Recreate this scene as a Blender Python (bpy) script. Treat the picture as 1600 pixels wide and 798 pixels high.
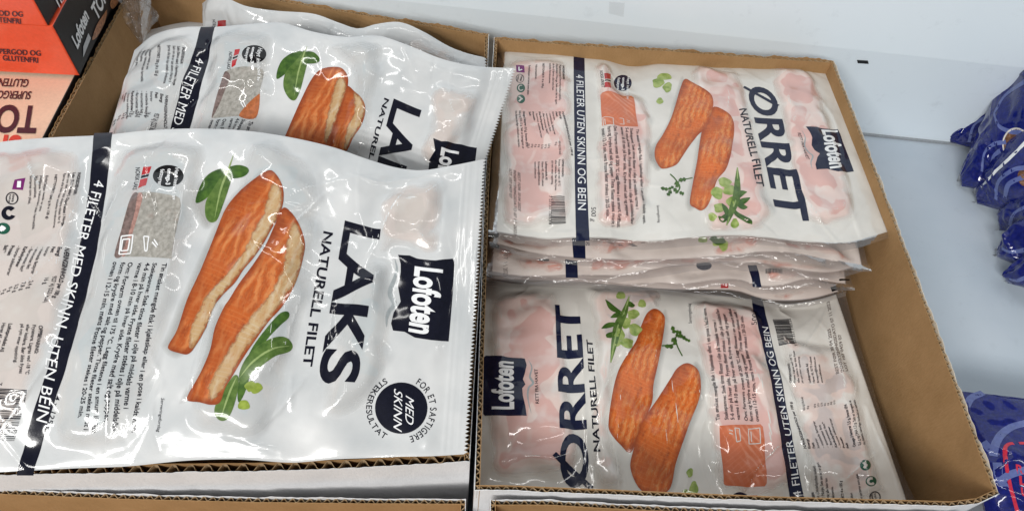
import bpy, bmesh, math, random
import numpy as np
from mathutils import Vector, Matrix
from mathutils.geometry import tessellate_polygon

for o in list(bpy.data.objects): bpy.data.objects.remove(o)
SC = bpy.context.scene
COL = SC.collection
RZ = 0.12                                   # height of the tray rims above the cabinet floor
# ------------------------------------------------------------------ camera
PIT, ROLL, YAW, FPX = 0.95868, 0.108665, 0.0886318, 1155.0
CAM = np.array([-0.00659, -0.1426, 0.45126 + RZ])
FW = np.array([math.sin(YAW)*math.cos(PIT), math.cos(YAW)*math.cos(PIT), -math.sin(PIT)])
_r = np.cross(FW, [0, 0, 1.0]); _r /= np.linalg.norm(_r); _u = np.cross(_r, FW)
RT = math.cos(ROLL)*_r + math.sin(ROLL)*_u
UP = -math.sin(ROLL)*_r + math.cos(ROLL)*_u
cd = bpy.data.cameras.new('camera'); cam = bpy.data.objects.new('camera', cd); COL.objects.link(cam)
cd.sensor_fit = 'HORIZONTAL'; cd.sensor_width = 36.0; cd.lens = 36.0*FPX/1600.0
cd.clip_start = 0.01; cd.clip_end = 50
M = Matrix.Identity(4)
for i in range(3):
    M[i][0] = RT[i]; M[i][1] = UP[i]; M[i][2] = -FW[i]; M[i][3] = CAM[i]
cam.matrix_world = M
SC.camera = cam
# ------------------------------------------------------------------ light
w = bpy.data.worlds.new('World'); SC.world = w; w.use_nodes = True
w.node_tree.nodes['Background'].inputs[0].default_value = (0.93, 0.97, 1.0, 1)
w.node_tree.nodes['Background'].inputs[1].default_value = 0.15
def area(name, loc, target, sx, sy, power, col=(1, 1, 1)):
    l = bpy.data.lights.new(name, 'AREA'); l.shape = 'RECTANGLE'; l.size = sx; l.size_y = sy
    l.energy = power; l.color = col
    o = bpy.data.objects.new(name, l); COL.objects.link(o); o.location = loc
    d = Vector(target) - Vector(loc); o.rotation_euler = d.to_track_quat('-Z', 'Y').to_euler()
    return o
WARM = (1, .985, .955)
area('ceiling_tube', (-0.9, 0.9, 2.3), (0, .25, .1), 0.06, 1.5, 6, WARM)
area('ceiling_tube', (0.45, 1.6, 2.3), (0, .25, .1), 1.5, 0.06, 7, WARM)
area('ceiling_tube', (0.75, 0.1, 2.4), (0, .25, .1), 0.06, 1.5, 4, WARM)
for ty in (-1.2, -1.5, -1.8):
    area('ceiling_tube', (-0.75, ty, 1.62), (0, .2, .1), 1.3, 0.05, 12.5, WARM)
SC.view_settings.view_transform = 'Standard'; SC.view_settings.look = 'None'
SC.view_settings.exposure = 0.43; SC.view_settings.gamma = 1.0
SC.cycles.max_bounces = 8; SC.cycles.transparent_max_bounces = 24
SC.cycles.use_denoising = True
SC.cycles.caustics_reflective = False; SC.cycles.caustics_refractive = False

rnd = random.Random(7)
# ------------------------------------------------------------------ photo geometry: pixel + height over the rim -> place
def W(px, py, h):
    d = FW + RT*(px-800)/FPX - UP*(py-399)/FPX
    return CAM + d*((RZ+h-CAM[2])/d[2])
def PX(P):
    d = P - CAM; z = d @ FW
    return np.stack([800+FPX*(d @ RT)/z, 399-FPX*(d @ UP)/z], -1)
# ------------------------------------------------------------------ node helper
class G:
    def __init__(s, name):
        s.m = bpy.data.materials.new(name); s.m.use_nodes = True
        s.nt = s.m.node_tree; s.nt.nodes.clear()
        s.out = s.nt.nodes.new('ShaderNodeOutputMaterial')
    def n(s, t, **k):
        nd = s.nt.nodes.new(t)
        for a, v in k.items(): setattr(nd, a, v)
        return nd
    def set(s, sock, v):
        if hasattr(v, 'is_linked'): s.nt.links.new(v, sock)
        elif isinstance(v, (tuple, list)) and len(v) == 3 and sock.type == 'RGBA': sock.default_value = (*v, 1)
        else: sock.default_value = v
    def noise(s, vec, scale, detail=3, rough=.55, dist=0.0, d4=None):
        nd = s.n('ShaderNodeTexNoise'); s.set(nd.inputs['Vector'], vec)
        nd.inputs['Scale'].default_value = scale; nd.inputs['Detail'].default_value = detail
        nd.inputs['Roughness'].default_value = rough; nd.inputs['Distortion'].default_value = dist
        return nd.outputs[0]
    def ramp(s, fac, stops, interp='LINEAR'):
        nd = s.n('ShaderNodeValToRGB'); cr = nd.color_ramp; cr.interpolation = interp
        while len(cr.elements) < len(stops): cr.elements.new(.5)
        for e, (p, c) in zip(cr.elements, stops):
            e.position = p; e.color = (*c, 1) if isinstance(c, tuple) else (c, c, c, 1)
        s.set(nd.inputs[0], fac); return nd.outputs[0]
    def mix(s, f, a, b, mode='MIX'):
        nd = s.n('ShaderNodeMix', data_type='RGBA', blend_type=mode)
        s.set(nd.inputs[0], f); s.set(nd.inputs[6], a); s.set(nd.inputs[7], b); return nd.outputs[2]
    def math(s, op, a, b=0.0, clamp=False):
        nd = s.n('ShaderNodeMath', operation=op); nd.use_clamp = clamp
        s.set(nd.inputs[0], a); s.set(nd.inputs[1], b); return nd.outputs[0]
    def uv(s): return s.n('ShaderNodeTexCoord').outputs['UV']
    def obj(s): return s.n('ShaderNodeNewGeometry').outputs['Position']
    def scale(s, v, xyz):
        nd = s.n('ShaderNodeMapping'); s.set(nd.inputs[0], v); nd.inputs['Scale'].default_value = xyz; return nd.outputs[0]
    def attr(s, nm): return s.n('ShaderNodeAttribute', attribute_name=nm).outputs['Fac']
    def bump(s, h, strength, dist):
        nd = s.n('ShaderNodeBump'); nd.inputs['Strength'].default_value = strength
        nd.inputs['Distance'].default_value = dist; s.set(nd.inputs['Height'], h); return nd.outputs[0]
    def pbr(s, col, rough=.4, coat=0.0, cr=.06, normal=None, spec=.5, metal=0.0, alpha=None):
        b = s.n('ShaderNodeBsdfPrincipled')
        s.set(b.inputs['Base Color'], col); s.set(b.inputs['Roughness'], rough)
        b.inputs['Coat Weight'].default_value = coat*.85; b.inputs['Coat Roughness'].default_value = cr
        b.inputs['Specular IOR Level'].default_value = spec*(.35 if coat > .9 else 1); b.inputs['Metallic'].default_value = metal
        if normal is not None:
            s.set(b.inputs['Normal'], normal)
            s.set(b.inputs['Coat Normal'], normal)
        if alpha is not None: s.set(b.inputs['Alpha'], alpha)
        s.nt.links.new(b.outputs[0], s.out.inputs[0]); return s.m

MAT = {}
def film_bump(g, k=.35):
    p = g.obj()
    h = g.noise(p, 110, 2, .5)
    return g.bump(h, k, .00035)
def m_plain(name, col, rough=.4, coat=1.0, cr=.08, var=.12, spec=.5):
    g = G(name); p = g.obj(); n = g.noise(p, 420, 3)
    c2 = tuple(min(1, c*(1+var)+.002) for c in col); c1 = tuple(c*(1-var) for c in col)
    return g.pbr(g.ramp(n, [(.3, c1), (.7, c2)]), rough, coat, cr, film_bump(g, .12), spec=spec)
g = G('white_bag_film'); p = g.obj(); n = g.noise(p, 28, 3)
MAT['film'] = g.pbr(g.ramp(n, [(.3, (.50, .52, .53)), (.68, (.635, .64, .64))]), .27, 1.0, .09, film_bump(g, .22))
g = G('cream_bag_film'); p = g.obj(); n = g.noise(p, 26, 3)
MAT['film2'] = g.pbr(g.ramp(n, [(.3, (.59, .57, .53)), (.7, (.70, .68, .64))]), .27, 1.0, .08, film_bump(g, .18))
g = G('rosy_bag_film'); p = g.obj(); n = g.noise(p, 30, 3)
MAT['film3'] = g.pbr(g.ramp(n, [(.3, (.58, .50, .46)), (.7, (.70, .63, .585))]), .27, 1.0, .05, film_bump(g, .18))
MAT['navy'] = m_plain('navy_print', (.004, .007, .032), .3, spec=.1)
MAT['ink'] = m_plain('blue_black_print', (.003, .0036, .012), .35, spec=.1)
MAT['black'] = m_plain('black_print', (.004, .004, .005), .35, spec=.1)
MAT['softink'] = m_plain('grey_small_print', (.03, .026, .032), .4)
MAT['dots'] = m_plain('grey_dot_print', (.16, .13, .12), .5)
MAT['white'] = m_plain('white_print', (.80, .81, .82), .35, var=.03)
MAT['dimwhite'] = m_plain('pale_line_print', (.62, .58, .54), .4)
MAT['wavegrey'] = m_plain('grey_wave_print', (.33, .36, .37), .35)
MAT['red'] = m_plain('red_print', (.42, .02, .025), .35)
MAT['purple'] = m_plain('purple_print', (.16, .012, .13), .35)
MAT['darkgreen'] = m_plain('dark_green_print', (.008, .085, .05), .35)
MAT['bluefilm'] = m_plain('blue_bag_film', (.002, .007, .125), .2, cr=.03, var=.3)
MAT['lilac'] = m_plain('lilac_ring_print', (.10, .13, .33), .3)
MAT['redline'] = m_plain('red_line_print', (.50, .02, .05), .35)
def m_fillet(name, pale, mid, deep, amt=1.0, freq=70, t1=.47, t2=.55, dry=(.80, .78, .75)):
    g = G(name); p = g.uv(); e = g.attr('edge')
    n1 = g.noise(p, freq, 1.5, .4, .9); n2 = g.noise(p, freq*1.6, 2, .5)
    ed = g.math('MINIMUM', g.math('MULTIPLY', e, 60.0), 1.0)                # 0 at the rim, 1 from 17 mm inwards
    k = g.math('ADD', g.math('MULTIPLY', ed, .30), g.math('MULTIPLY', n1, .72))
    c = g.ramp(k, [(t1, pale), (t1+.07, mid), (t2+.02, mid), (t2+.05, deep)])
    c = g.mix(g.ramp(n2, [(.52, 0.0), (.66, .35)]), c, dry)
    a = g.math('MULTIPLY', g.math('ADD', g.math('MULTIPLY', e, 140.0), g.math('MULTIPLY', g.math('SUBTRACT', n1, .5), 1.2)), 1.0, True)
    a = g.math('MULTIPLY', a, amt)
    return g.pbr(c, .32, 1.0, .06, film_bump(g, .2), alpha=a)
MAT['troutmeat'] = m_fillet('pink_trout_under_film', (.80, .73, .69), (.77, .61, .56), (.70, .44, .40), .92, 36, .40, .54)
MAT['troutstrip'] = m_fillet('pink_trout_strip_under_film', (.80, .70, .66), (.78, .56, .50), (.70, .36, .30), .95, 60, .18, .42)
MAT['troutgrey'] = m_fillet('greyish_trout_under_film', (.76, .72, .68), (.72, .58, .53), (.58, .50, .48), .9, 38, .48, .60)
MAT['laksmeat'] = m_fillet('pale_salmon_under_film', (.74, .70, .68), (.76, .66, .61), (.70, .62, .57), .6, 40, .36, .60)
MAT['lakscold'] = m_fillet('frosted_salmon_under_film', (.68, .66, .64), (.64, .65, .65), (.60, .645, .66), .5, 40, .38, .60, (.74, .72, .69))
# printed food pictures: uv.x runs along the fillet, uv.y across, in metres
def m_fish(name, dark, base, light, crust, stri=.5, crustamt=.5, rings=False, ragged=False):
    g = G(name); p = g.uv()
    wv = g.n('ShaderNodeTexWave', wave_type='RINGS' if rings else 'BANDS'); wv.bands_direction = 'Y'; g.set(wv.inputs[0], p)
    wv.inputs['Scale'].default_value = 50 if rings else 62; wv.inputs['Distortion'].default_value = 7 if rings else 5
    wv.inputs['Detail'].default_value = 3; wv.inputs['Detail Scale'].default_value = .8
    n1 = g.noise(g.scale(p, (.8, 1.3, 1)), 75, 5, .65, .6); n2 = g.noise(g.scale(p, (.7, 2.2, 1)), 420, 4, .7); n3 = g.noise(p, 32, 2)
    c = g.ramp(n1, [(.26, dark), (.47, base), (.60, base), (.78, light)])
    c = g.mix(g.math('MULTIPLY', g.math('MULTIPLY', g.ramp(wv.outputs[1], [(.50, 0.0), (.95, 1.0)]), g.ramp(n3, [(.42, .1), (.58, 1.0)])), stri), c, light)
    c = g.mix(g.math('MULTIPLY', g.math('MULTIPLY', g.ramp(n2, [(.50, 0.0), (.66, 1.0)]), g.ramp(n3, [(.40, .15), (.6, 1.0)])), crustamt), c, crust)
    c = g.mix(g.math('MULTIPLY', g.ramp(wv.outputs[1], [(.02, .32), (.30, 0.0)]), g.ramp(n3, [(.44, 0.0), (.60, 1.0)])), c, dark)
    fk = g.n('ShaderNodeTexWave', wave_type='BANDS'); fk.bands_direction = 'X'; g.set(fk.inputs[0], g.scale(p, (1, .6, 1)))
    fk.inputs['Scale'].default_value = 95; fk.inputs['Distortion'].default_value = 14; fk.inputs['Detail'].default_value = 2; fk.inputs['Detail Scale'].default_value = .35
    c = g.mix(g.math('MULTIPLY', g.ramp(fk.outputs[1], [(.72, 0.0), (.95, .26)]), g.ramp(n3, [(.42, 1.0), (.56, .1)])), c, light)
    c = g.mix(g.ramp(g.noise(g.scale(p, (1, 2, 1)), 260, 3, .7), [(.28, .6), (.45, 0.0)]), c, dark)
    c = g.mix(g.ramp(g.noise(p, 26, 2), [(.36, .45), (.52, 0.0)]), c, dark)
    e = g.attr('edge')
    c = g.mix(g.ramp(g.math('ADD', g.math('MULTIPLY', e, 220), g.math('MULTIPLY', g.math('SUBTRACT', n1, .5), 1.6)), [(0.0, .25 if ragged else .85), (.9, 0.0)]), c, dark)
    al = g.math('ADD', g.math('MULTIPLY', e, 480), g.math('MULTIPLY', g.math('SUBTRACT', g.noise(p, 240, 3, .6), .5), 2.4), True) if ragged else None
    return g.pbr(c, .35, 1.0, .06, film_bump(g, .15), alpha=al)
MAT['trout'] = m_fish('printed_fried_trout', (.26, .038, .006), (.60, .120, .014), (.70, .27, .075), (.66, .38, .16), .6, .8)
MAT['salmon'] = m_fish('printed_fried_salmon', (.22, .036, .008), (.47, .100, .018), (.60, .21, .065), (.56, .30, .12), .85, .45, True)
MAT['salmonskin'] = m_fish('printed_pale_salmon_side', (.40, .19, .06), (.52, .37, .20), (.62, .54, .42), (.44, .17, .045), .35, .7, False, True)
g = G('printed_soft_grey'); e = g.attr('edge')
MAT['softgrey'] = g.pbr((.40, .39, .37), .36, 1.0, .045, film_bump(g, .15), alpha=g.math('MULTIPLY', g.math('MULTIPLY', e, 170.0, True), .62))
MAT['rawtrout'] = m_fish('printed_raw_trout', (.52, .13, .055), (.62, .17, .075), (.70, .30, .19), (.66, .24, .13), .75, .15)
g = G('printed_raw_salmon_skin'); p = g.uv(); n = g.noise(p, 340, 3, .6); n2 = g.noise(p, 120, 2)
c = g.ramp(n, [(.30, (.23, .22, .195)), (.5, (.33, .315, .285)), (.7, (.43, .41, .375))])
MAT['rawskin'] = g.pbr(g.mix(g.ramp(n2, [(.6, 0.0), (.75, .4)]), c, (.30, .21, .18)), .35, 1.0, .06, film_bump(g, .15))
MAT['rawflesh'] = m_plain('printed_raw_salmon_flesh', (.36, .20, .17), .35, var=.35)
MAT['rawbrown'] = m_plain('printed_raw_salmon_back', (.17, .12, .11), .35, var=.35)
MAT['raworange'] = m_plain('printed_raw_salmon_cut', (.40, .12, .04), .35, var=.3)
def m_leaf(name, d, l, f=170):
    g = G(name); p = g.uv(); n = g.noise(p, f, 3, .6)
    return g.pbr(g.ramp(n, [(.3, d), (.7, l)]), .35, 1.0, .07, film_bump(g, .15))
MAT['leafdark'] = m_leaf('printed_dark_leaf', (.018, .058, .008), (.07, .15, .02))
MAT['leaf'] = m_leaf('printed_green_leaf', (.036, .088, .011), (.125, .205, .045))
MAT['vein'] = m_leaf('printed_leaf_vein', (.20, .30, .09), (.32, .40, .16))
MAT['lime'] = m_leaf('printed_spring_onion', (.14, .23, .03), (.42, .50, .17), 150)
MAT['pea'] = m_leaf('printed_pea', (.15, .21, .02), (.33, .42, .07))
# clear film
def m_clear(name, tint=(.90, .90, .92), body=.05, rough=.07, bs=.5, gk=.9):
    g = G(name); lw = g.n('ShaderNodeLayerWeight'); lw.inputs[0].default_value = .35
    nr = g.bump(g.noise(g.obj(), 170, 2, .5), bs, .002)
    t = g.n('ShaderNodeBsdfTransparent'); g.set(t.inputs[0], tint)
    gl = g.n('ShaderNodeBsdfGlossy'); gl.inputs['Roughness'].default_value = rough
    g.set(gl.inputs['Normal'], nr); g.set(lw.inputs['Normal'], nr)
    df = g.n('ShaderNodeBsdfDiffuse'); g.set(df.inputs[0], (.75, .73, .72))
    m1 = g.n('ShaderNodeMixShader'); m1.inputs[0].default_value = body
    g.nt.links.new(t.outputs[0], m1.inputs[1]); g.nt.links.new(df.outputs[0], m1.inputs[2])
    m2 = g.n('ShaderNodeMixShader'); g.set(m2.inputs[0], g.math('ADD', g.math('MULTIPLY', lw.outputs['Fresnel'], gk), .03, True))
    g.nt.links.new(m1.outputs[0], m2.inputs[1]); g.nt.links.new(gl.outputs[0], m2.inputs[2])
    g.nt.links.new(m2.outputs[0], g.out.inputs[0]); return g.m
MAT['clear'] = m_clear('clear_film', (.82, .80, .80), .09, .07, .14, .6)
MAT['wrap'] = m_clear('clear_wrap', (.97, .97, .97), .01, .04, .3, .3)
# board
def m_board(name, a, b, line=.0):
    g = G(name); p = g.obj(); n = g.noise(p, 38, 4, .6); n2 = g.noise(g.scale(p, (1, 1, .25)), 900, 2)
    c = g.mix(.35, g.ramp(n, [(.3, a), (.7, b)]), g.ramp(n2, [(.3, a), (.7, b)]))
    st = g.noise(g.scale(p, (1, 1, .6)), 14, 4, .65, 1.2); c = g.mix(g.ramp(st, [(.54, 0.0), (.70, .28)]), c, tuple(x*.72 for x in a))
    fl = g.ramp(g.noise(p, 1400, 1), [(.64, 0.0), (.74, .4)])
    c = g.mix(fl, c, tuple(x*.55 for x in a))
    return g.pbr(c, .85, 0, .1, g.bump(n2, .25, .0008), .25)
MAT['kraft'] = m_board('kraft_liner', (.31, .18, .076), (.40, .24, .112))
MAT['flute'] = m_board('kraft_fluting', (.30, .20, .11), (.48, .35, .21))
MAT['whiteboard'] = m_board('white_outer_liner', (.66, .66, .67), (.78, .78, .79))
MAT['torn'] = m_board('torn_paper_edge', (.52, .43, .32), (.74, .68, .58))
g = G('painted_cabinet_metal'); p = g.obj(); n = g.noise(p, 6, 3); s1 = g.noise(g.scale(p, (1, 1, 1)), 45, 5, .7)
sc = g.ramp(g.noise(g.scale(p, (3.0, .6, 1.0)), 60, 4, .7, 1.5), [(.68, 0.0), (.74, .35)])
c = g.ramp(n, [(.3, (.75, .835, .90)), (.7, (.79, .865, .92))])
c = g.mix(g.ramp(s1, [(.60, 0.0), (.78, .25)]), c, (.42, .47, .52)); c = g.mix(g.math('MULTIPLY', sc, .5), c, (.72, .76, .79))
MAT['metal'] = g.pbr(c, .38, .25, .2, g.bump(s1, .06, .001), .45)
g = G('cabinet_floor_paint'); p = g.obj(); n = g.noise(p, 9, 3); s1 = g.noise(p, 70, 5, .7)
c = g.ramp(n, [(.3, (.45, .52, .59)), (.7, (.52, .58, .645))])
c = g.mix(g.ramp(s1, [(.58, 0.0), (.76, .3)]), c, (.33, .38, .43))
MAT['floor'] = g.pbr(c, .42, .2, .2, g.bump(s1, .06, .001), .45)
MAT['dark'] = m_plain('dark_slot', (.006, .006, .007), .6, 0)
MAT['sealant'] = m_plain('grey_joint', (.30, .32, .34), .6, 0)
MAT['cartonorange'] = m_plain('orange_carton_print', (.80, .085, .028), .3, .6, .12, var=.05)
MAT['cartonbeige'] = m_plain('beige_carton_print', (.78, .55, .40), .35, .5, .15, var=.05)
MAT['cartonblack'] = m_plain('black_carton_print', (.005, .0045, .006), .5, .03, .2)
MAT['foil'] = m_plain('silver_carton_print', (.45, .46, .48), .3, .5, .12)
MAT['cartonmeat'] = m_plain('brown_food_print', (.30, .12, .05), .4, .6, var=.6)
MAT['plum'] = m_plain('plum_carton_lettering', (.030, .008, .022), .35, .5)
MAT['cartonred'] = m_plain('red_carton_lettering', (.60, .05, .03), .35, .5)
g = G('printed_meat'); p = g.uv(); n = g.noise(p, 260, 4, .65)
MAT['meat'] = g.pbr(g.ramp(n, [(.3, (.045, .02, .012)), (.52, (.16, .075, .04)), (.75, (.36, .22, .15))]), .3, 1, .06)

# ------------------------------------------------------------------ object helpers
def tag(o, label=None, cat=None, group=None, kind=None):
    if label: o['label'] = label
    if cat: o['category'] = cat
    if group: o['group'] = group
    if kind: o['kind'] = kind
    return o
def empty(name, loc, label, cat, group=None):
    o = bpy.data.objects.new(name, None); o.location = loc; o.empty_display_size = .02
    COL.objects.link(o); return tag(o, label, cat, group)
def mesh_obj(name, V, F, mat, parent=None, N=None, uv=None, edge=None, smooth=True):
    me = bpy.data.meshes.new(name)
    V = np.asarray(V, float)
    me.from_pydata(V.tolist(), [], [tuple(int(i) for i in f) for f in F])
    if uv is not None:
        lay = me.uv_layers.new(name='UVMap'); li = np.empty(len(me.loops), int)
        me.loops.foreach_get('vertex_index', li); lay.data.foreach_set('uv', np.asarray(uv, np.float32)[li].ravel())
    if edge is not None:
        a = me.attributes.new('edge', 'FLOAT', 'POINT'); a.data.foreach_set('value', np.asarray(edge, np.float32))
    me.polygons.foreach_set('use_smooth', np.full(len(me.polygons), smooth))
    if N is not None: me.normals_split_custom_set_from_vertices(np.asarray(N).tolist())
    me.materials.append(MAT[mat] if isinstance(mat, str) else mat)
    o = bpy.data.objects.new(name, me); COL.objects.link(o)
    if parent is not None:
        o.parent = parent; loc = Vector((0, 0, 0)); q = parent
        while q is not None: loc += q.location; q = q.parent
        o.location = -loc                               # geometry is written in place
    return o
def grid_faces(nu, nv, off=0):
    i, j = np.meshgrid(np.arange(nu-1), np.arange(nv-1)); a = (j*nu+i).ravel()+off
    return np.stack([a, a+1, a+1+nu, a+nu], 1)
def cubic(ts, P, tq):
    ts = np.asarray(ts, float); P = np.asarray(P, float); n = len(ts); m = np.zeros_like(P)
    for i in range(n):
        a, b = max(i-1, 0), min(i+1, n-1); m[i] = (P[b]-P[a])/(ts[b]-ts[a])
    k = np.clip(np.searchsorted(ts, tq, side='right')-1, 0, n-2); h = ts[k+1]-ts[k]; t = ((tq-ts[k])/h)
    t = t[:, None]; h = h[:, None]
    return ((2*t**3-3*t**2+1)*P[k]+(t**3-2*t**2+t)*h*m[k]+(-2*t**3+3*t**2)*P[k+1]+(t**3-t**2)*h*m[k+1])
def sstep(x): x = np.clip(x, 0, 1); return x*x*(3-2*x)
def wavenoise(x, y, scale, seed, n=9):
    r = np.random.RandomState(seed); out = np.zeros_like(x)
    for _ in range(n):
        a = r.uniform(0, 2*math.pi); f = 2*math.pi/scale*r.uniform(.5, 1.5)
        out += np.sin((x*math.cos(a)+y*math.sin(a))*f+r.uniform(0, 6.3))
    return out/math.sqrt(n)
def sdf(poly, u, v):
    """signed distance to a closed polygon, positive inside"""
    poly = np.asarray(poly); d = np.full(u.shape, 1e9); ins = np.zeros(u.shape, bool)
    for a, b in zip(poly, np.roll(poly, -1, 0)):
        e = b-a; L = max(e @ e, 1e-14)
        t = np.clip(((u-a[0])*e[0]+(v-a[1])*e[1])/L, 0, 1)
        d = np.minimum(d, np.hypot(u-a[0]-t*e[0], v-a[1]-t*e[1]))
        if abs(e[1]) > 1e-12:
            c = ((a[1] > v) != (b[1] > v)) & (u < e[0]*(v-a[1])/e[1]+a[0]); ins ^= c
    return np.where(ins, d, -d)
def closed_smooth(P, k=5):
    P = np.asarray(P, float); n = len(P); out = []
    for i in range(n):
        a, b, c, d = P[i-1], P[i], P[(i+1) % n], P[(i+2) % n]
        for t in np.arange(k)/k:
            out.append(.5*((2*b)+(c-a)*t+(2*a-5*b+4*c-d)*t*t+(3*b-a-3*c+d)*t**3))
    return np.array(out)
def open_smooth(P, k=6):
    P = np.asarray(P, float); return cubic(np.arange(len(P)), P, np.linspace(0, len(P)-1, (len(P)-1)*k+1))
_tc = {}
def text_mesh(s, bold=0.0):
    key = (s, bold)
    if key not in _tc:
        c = bpy.data.curves.new('lettering_source', 'FONT'); c.body = s; c.size = 1.0; c.offset = bold
        c.resolution_u = 3 if len(s) > 16 else 5
        o = bpy.data.objects.new('lettering_source', c); COL.objects.link(o)
        dg = bpy.context.evaluated_depsgraph_get(); me = o.evaluated_get(dg).to_mesh()
        V = np.array([v.co[:2] for v in me.vertices]); F = [tuple(p.vertices) for p in me.polygons]
        o.evaluated_get(dg).to_mesh_clear(); bpy.data.objects.remove(o); bpy.data.curves.remove(c)
        _tc[key] = (V, F)
    return _tc[key]
CAPH = text_mesh('H')[0][:, 1].max()

class Sheet:
    """a bag face: ruled between a far and a near edge, each a list of (pixel x, pixel y, height over rim)"""
    def __init__(s, root, far, near, pitch=.0012, belly=.006, seed=1, creases=60, crease_h=.0007, fillets=(), lump=.005,
                 edgew=.014, wob=.0012, crease_dir=None, folds=(), seal=0.0):
        T = np.array([W(*p) for p in far]); B = np.array([W(*p) for p in near]); s.root = root
        cl = lambda A: np.concatenate([[0], np.cumsum(np.linalg.norm(np.diff(A, axis=0), axis=1))])
        ct, cb = cl(T), cl(B); t = .5*(ct/ct[-1]+cb/cb[-1])
        s.L = .5*(ct[-1]+cb[-1]); s.H = float(np.mean(np.linalg.norm(T-B, axis=1)))
        s.nu = int(s.L/pitch)+1; s.nv = int(s.H/pitch)+1
        q = np.linspace(0, 1, s.nu); Tq, Bq = cubic(t, T, q), cubic(t, B, q)
        v = np.linspace(0, 1, s.nv)[:, None, None]
        s.base = Tq[None]*(1-v)+Bq[None]*v
        s.U, s.V = np.meshgrid(np.linspace(0, s.L, s.nu), np.linspace(0, s.H, s.nv))
        s.P = s.base; s._n(); s.N0 = s.N; s.pix = PX(s.P)
        d = np.minimum(np.minimum(s.U, s.L-s.U), np.minimum(s.V, s.H-s.V)); e = sstep(d/edgew)
        s.d = d
        h = belly*(np.clip(np.sin(np.pi*s.V/s.H), 0, 1)**.7)*(np.clip(np.sin(np.pi*s.U/s.L), 0, 1)**.5)
        h += e*wob*wavenoise(s.U, s.V, .055, seed)+.14*wob*e*wavenoise(s.U, s.V, .018, seed+5)
        s.fil = []
        for poly, mat in fillets:
            uvp = np.array([s.inv(p) for p in closed_smooth(poly, 4)]); s.fil.append((uvp, mat))
            h += lump*sstep((sdf(uvp, s.U, s.V)+.0028*wavenoise(s.U, s.V, .032, seed+3))/.016+.2)*(1+.25*wavenoise(s.U, s.V, .03, seed+9))
        r = np.random.RandomState(seed+77)
        for k in range(creases):
            cu, cv = r.uniform(0, s.L), r.uniform(0, s.H)
            if r.rand() < .55:                                  # folds gather near the rims
                if r.rand() < .5: cv = s.H*(r.beta(.5, .5))
                else: cu = s.L*(r.beta(.6, .6))
            a = r.uniform(0, math.pi) if crease_dir is None or r.rand() < .35 else crease_dir+r.normal(0, .3)
            ln = r.uniform(.012, .055)*(1.0 if r.rand() < .8 else 1.8); wd = r.uniform(.0006, .0013)*max(1, pitch/.0012); c = r.uniform(-6, 6); am = crease_h*r.uniform(.3, 1.3)*(1 if r.rand() < .7 else -1)
            x = (s.U-cu)*math.cos(a)+(s.V-cv)*math.sin(a); y = -(s.U-cu)*math.sin(a)+(s.V-cv)*math.cos(a)
            y = y-c*x*x-.0005*np.sin(x*110+k)
            # a fold has one soft flank and one steep flank
            pr = np.where(y > 0, np.exp(-(y/wd)**2), np.exp(-(y/(wd*3.2))**2))
            h += am*pr*np.clip(1-(x/ln)**2, 0, 1)*sstep(d/.004)
        for k, ln in enumerate(folds):                          # the longest folds of the film
            q = np.array([s.inv(p) for p in open_smooth(ln, 5)]); dd = np.full(h.shape, 1e9); tt = np.zeros(h.shape)
            for i, (a, b) in enumerate(zip(q[:-1], q[1:])):
                e = b-a; t = np.clip(((s.U-a[0])*e[0]+(s.V-a[1])*e[1])/max(e @ e, 1e-12), 0, 1)
                di = np.hypot(s.U-a[0]-t*e[0], s.V-a[1]-t*e[1]); m = di < dd; dd[m] = di[m]; tt[m] = (i+t[m])/(len(q)-1)
            wd = .0010+.0004*np.sin(tt*17+k)
            h += (.0007*np.exp(-(dd/wd)**2)+.0006*np.exp(-(dd/.005)**2))*np.clip(np.sin(np.pi*np.clip(tt, .06, .94)), 0, 1)**.5
        if seal:                                                # the flat heat seal along the right end
            r_ = s.L-s.U
            h = h*(.25+.75*sstep((r_-seal)/.012))+.0004*sstep(s.V/.004)*sstep((s.H-s.V)/.004)*(np.exp(-((r_-seal)/.0009)**2)+.7*np.exp(-((r_-seal*.72)/.0007)**2)+.5*np.exp(-((r_-seal*.3)/.0007)**2))
        s.h = h
        s.P = s.base+s.N0*h[..., None]
        s._n(); s.pix = PX(s.P)
    def _n(s):
        pu = np.gradient(s.P, axis=1); pv = np.gradient(s.P, axis=0)
        n = np.cross(pu, pv); n /= np.linalg.norm(n, axis=-1, keepdims=True)+1e-12
        s.flip = n[..., 2].mean() < 0
        s.N = -n if s.flip else n
    def inv(s, p):
        p = np.asarray(p, float); d = ((s.pix-p)**2).sum(-1); j, i = np.unravel_index(d.argmin(), d.shape)
        i0, i1 = max(i-3, 0), min(i+3, s.nu-1); j0, j1 = max(j-3, 0), min(j+3, s.nv-1)
        Ju = (s.pix[j, i1]-s.pix[j, i0])/(s.U[j, i1]-s.U[j, i0]); Jv = (s.pix[j1, i]-s.pix[j0, i])/(s.V[j1, i]-s.V[j0, i])
        x = np.linalg.lstsq(np.stack([Ju, Jv], 1), p-s.pix[j, i], rcond=None)[0]
        return np.array([s.U[j, i]+x[0], s.V[j, i]+x[1]])
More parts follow.
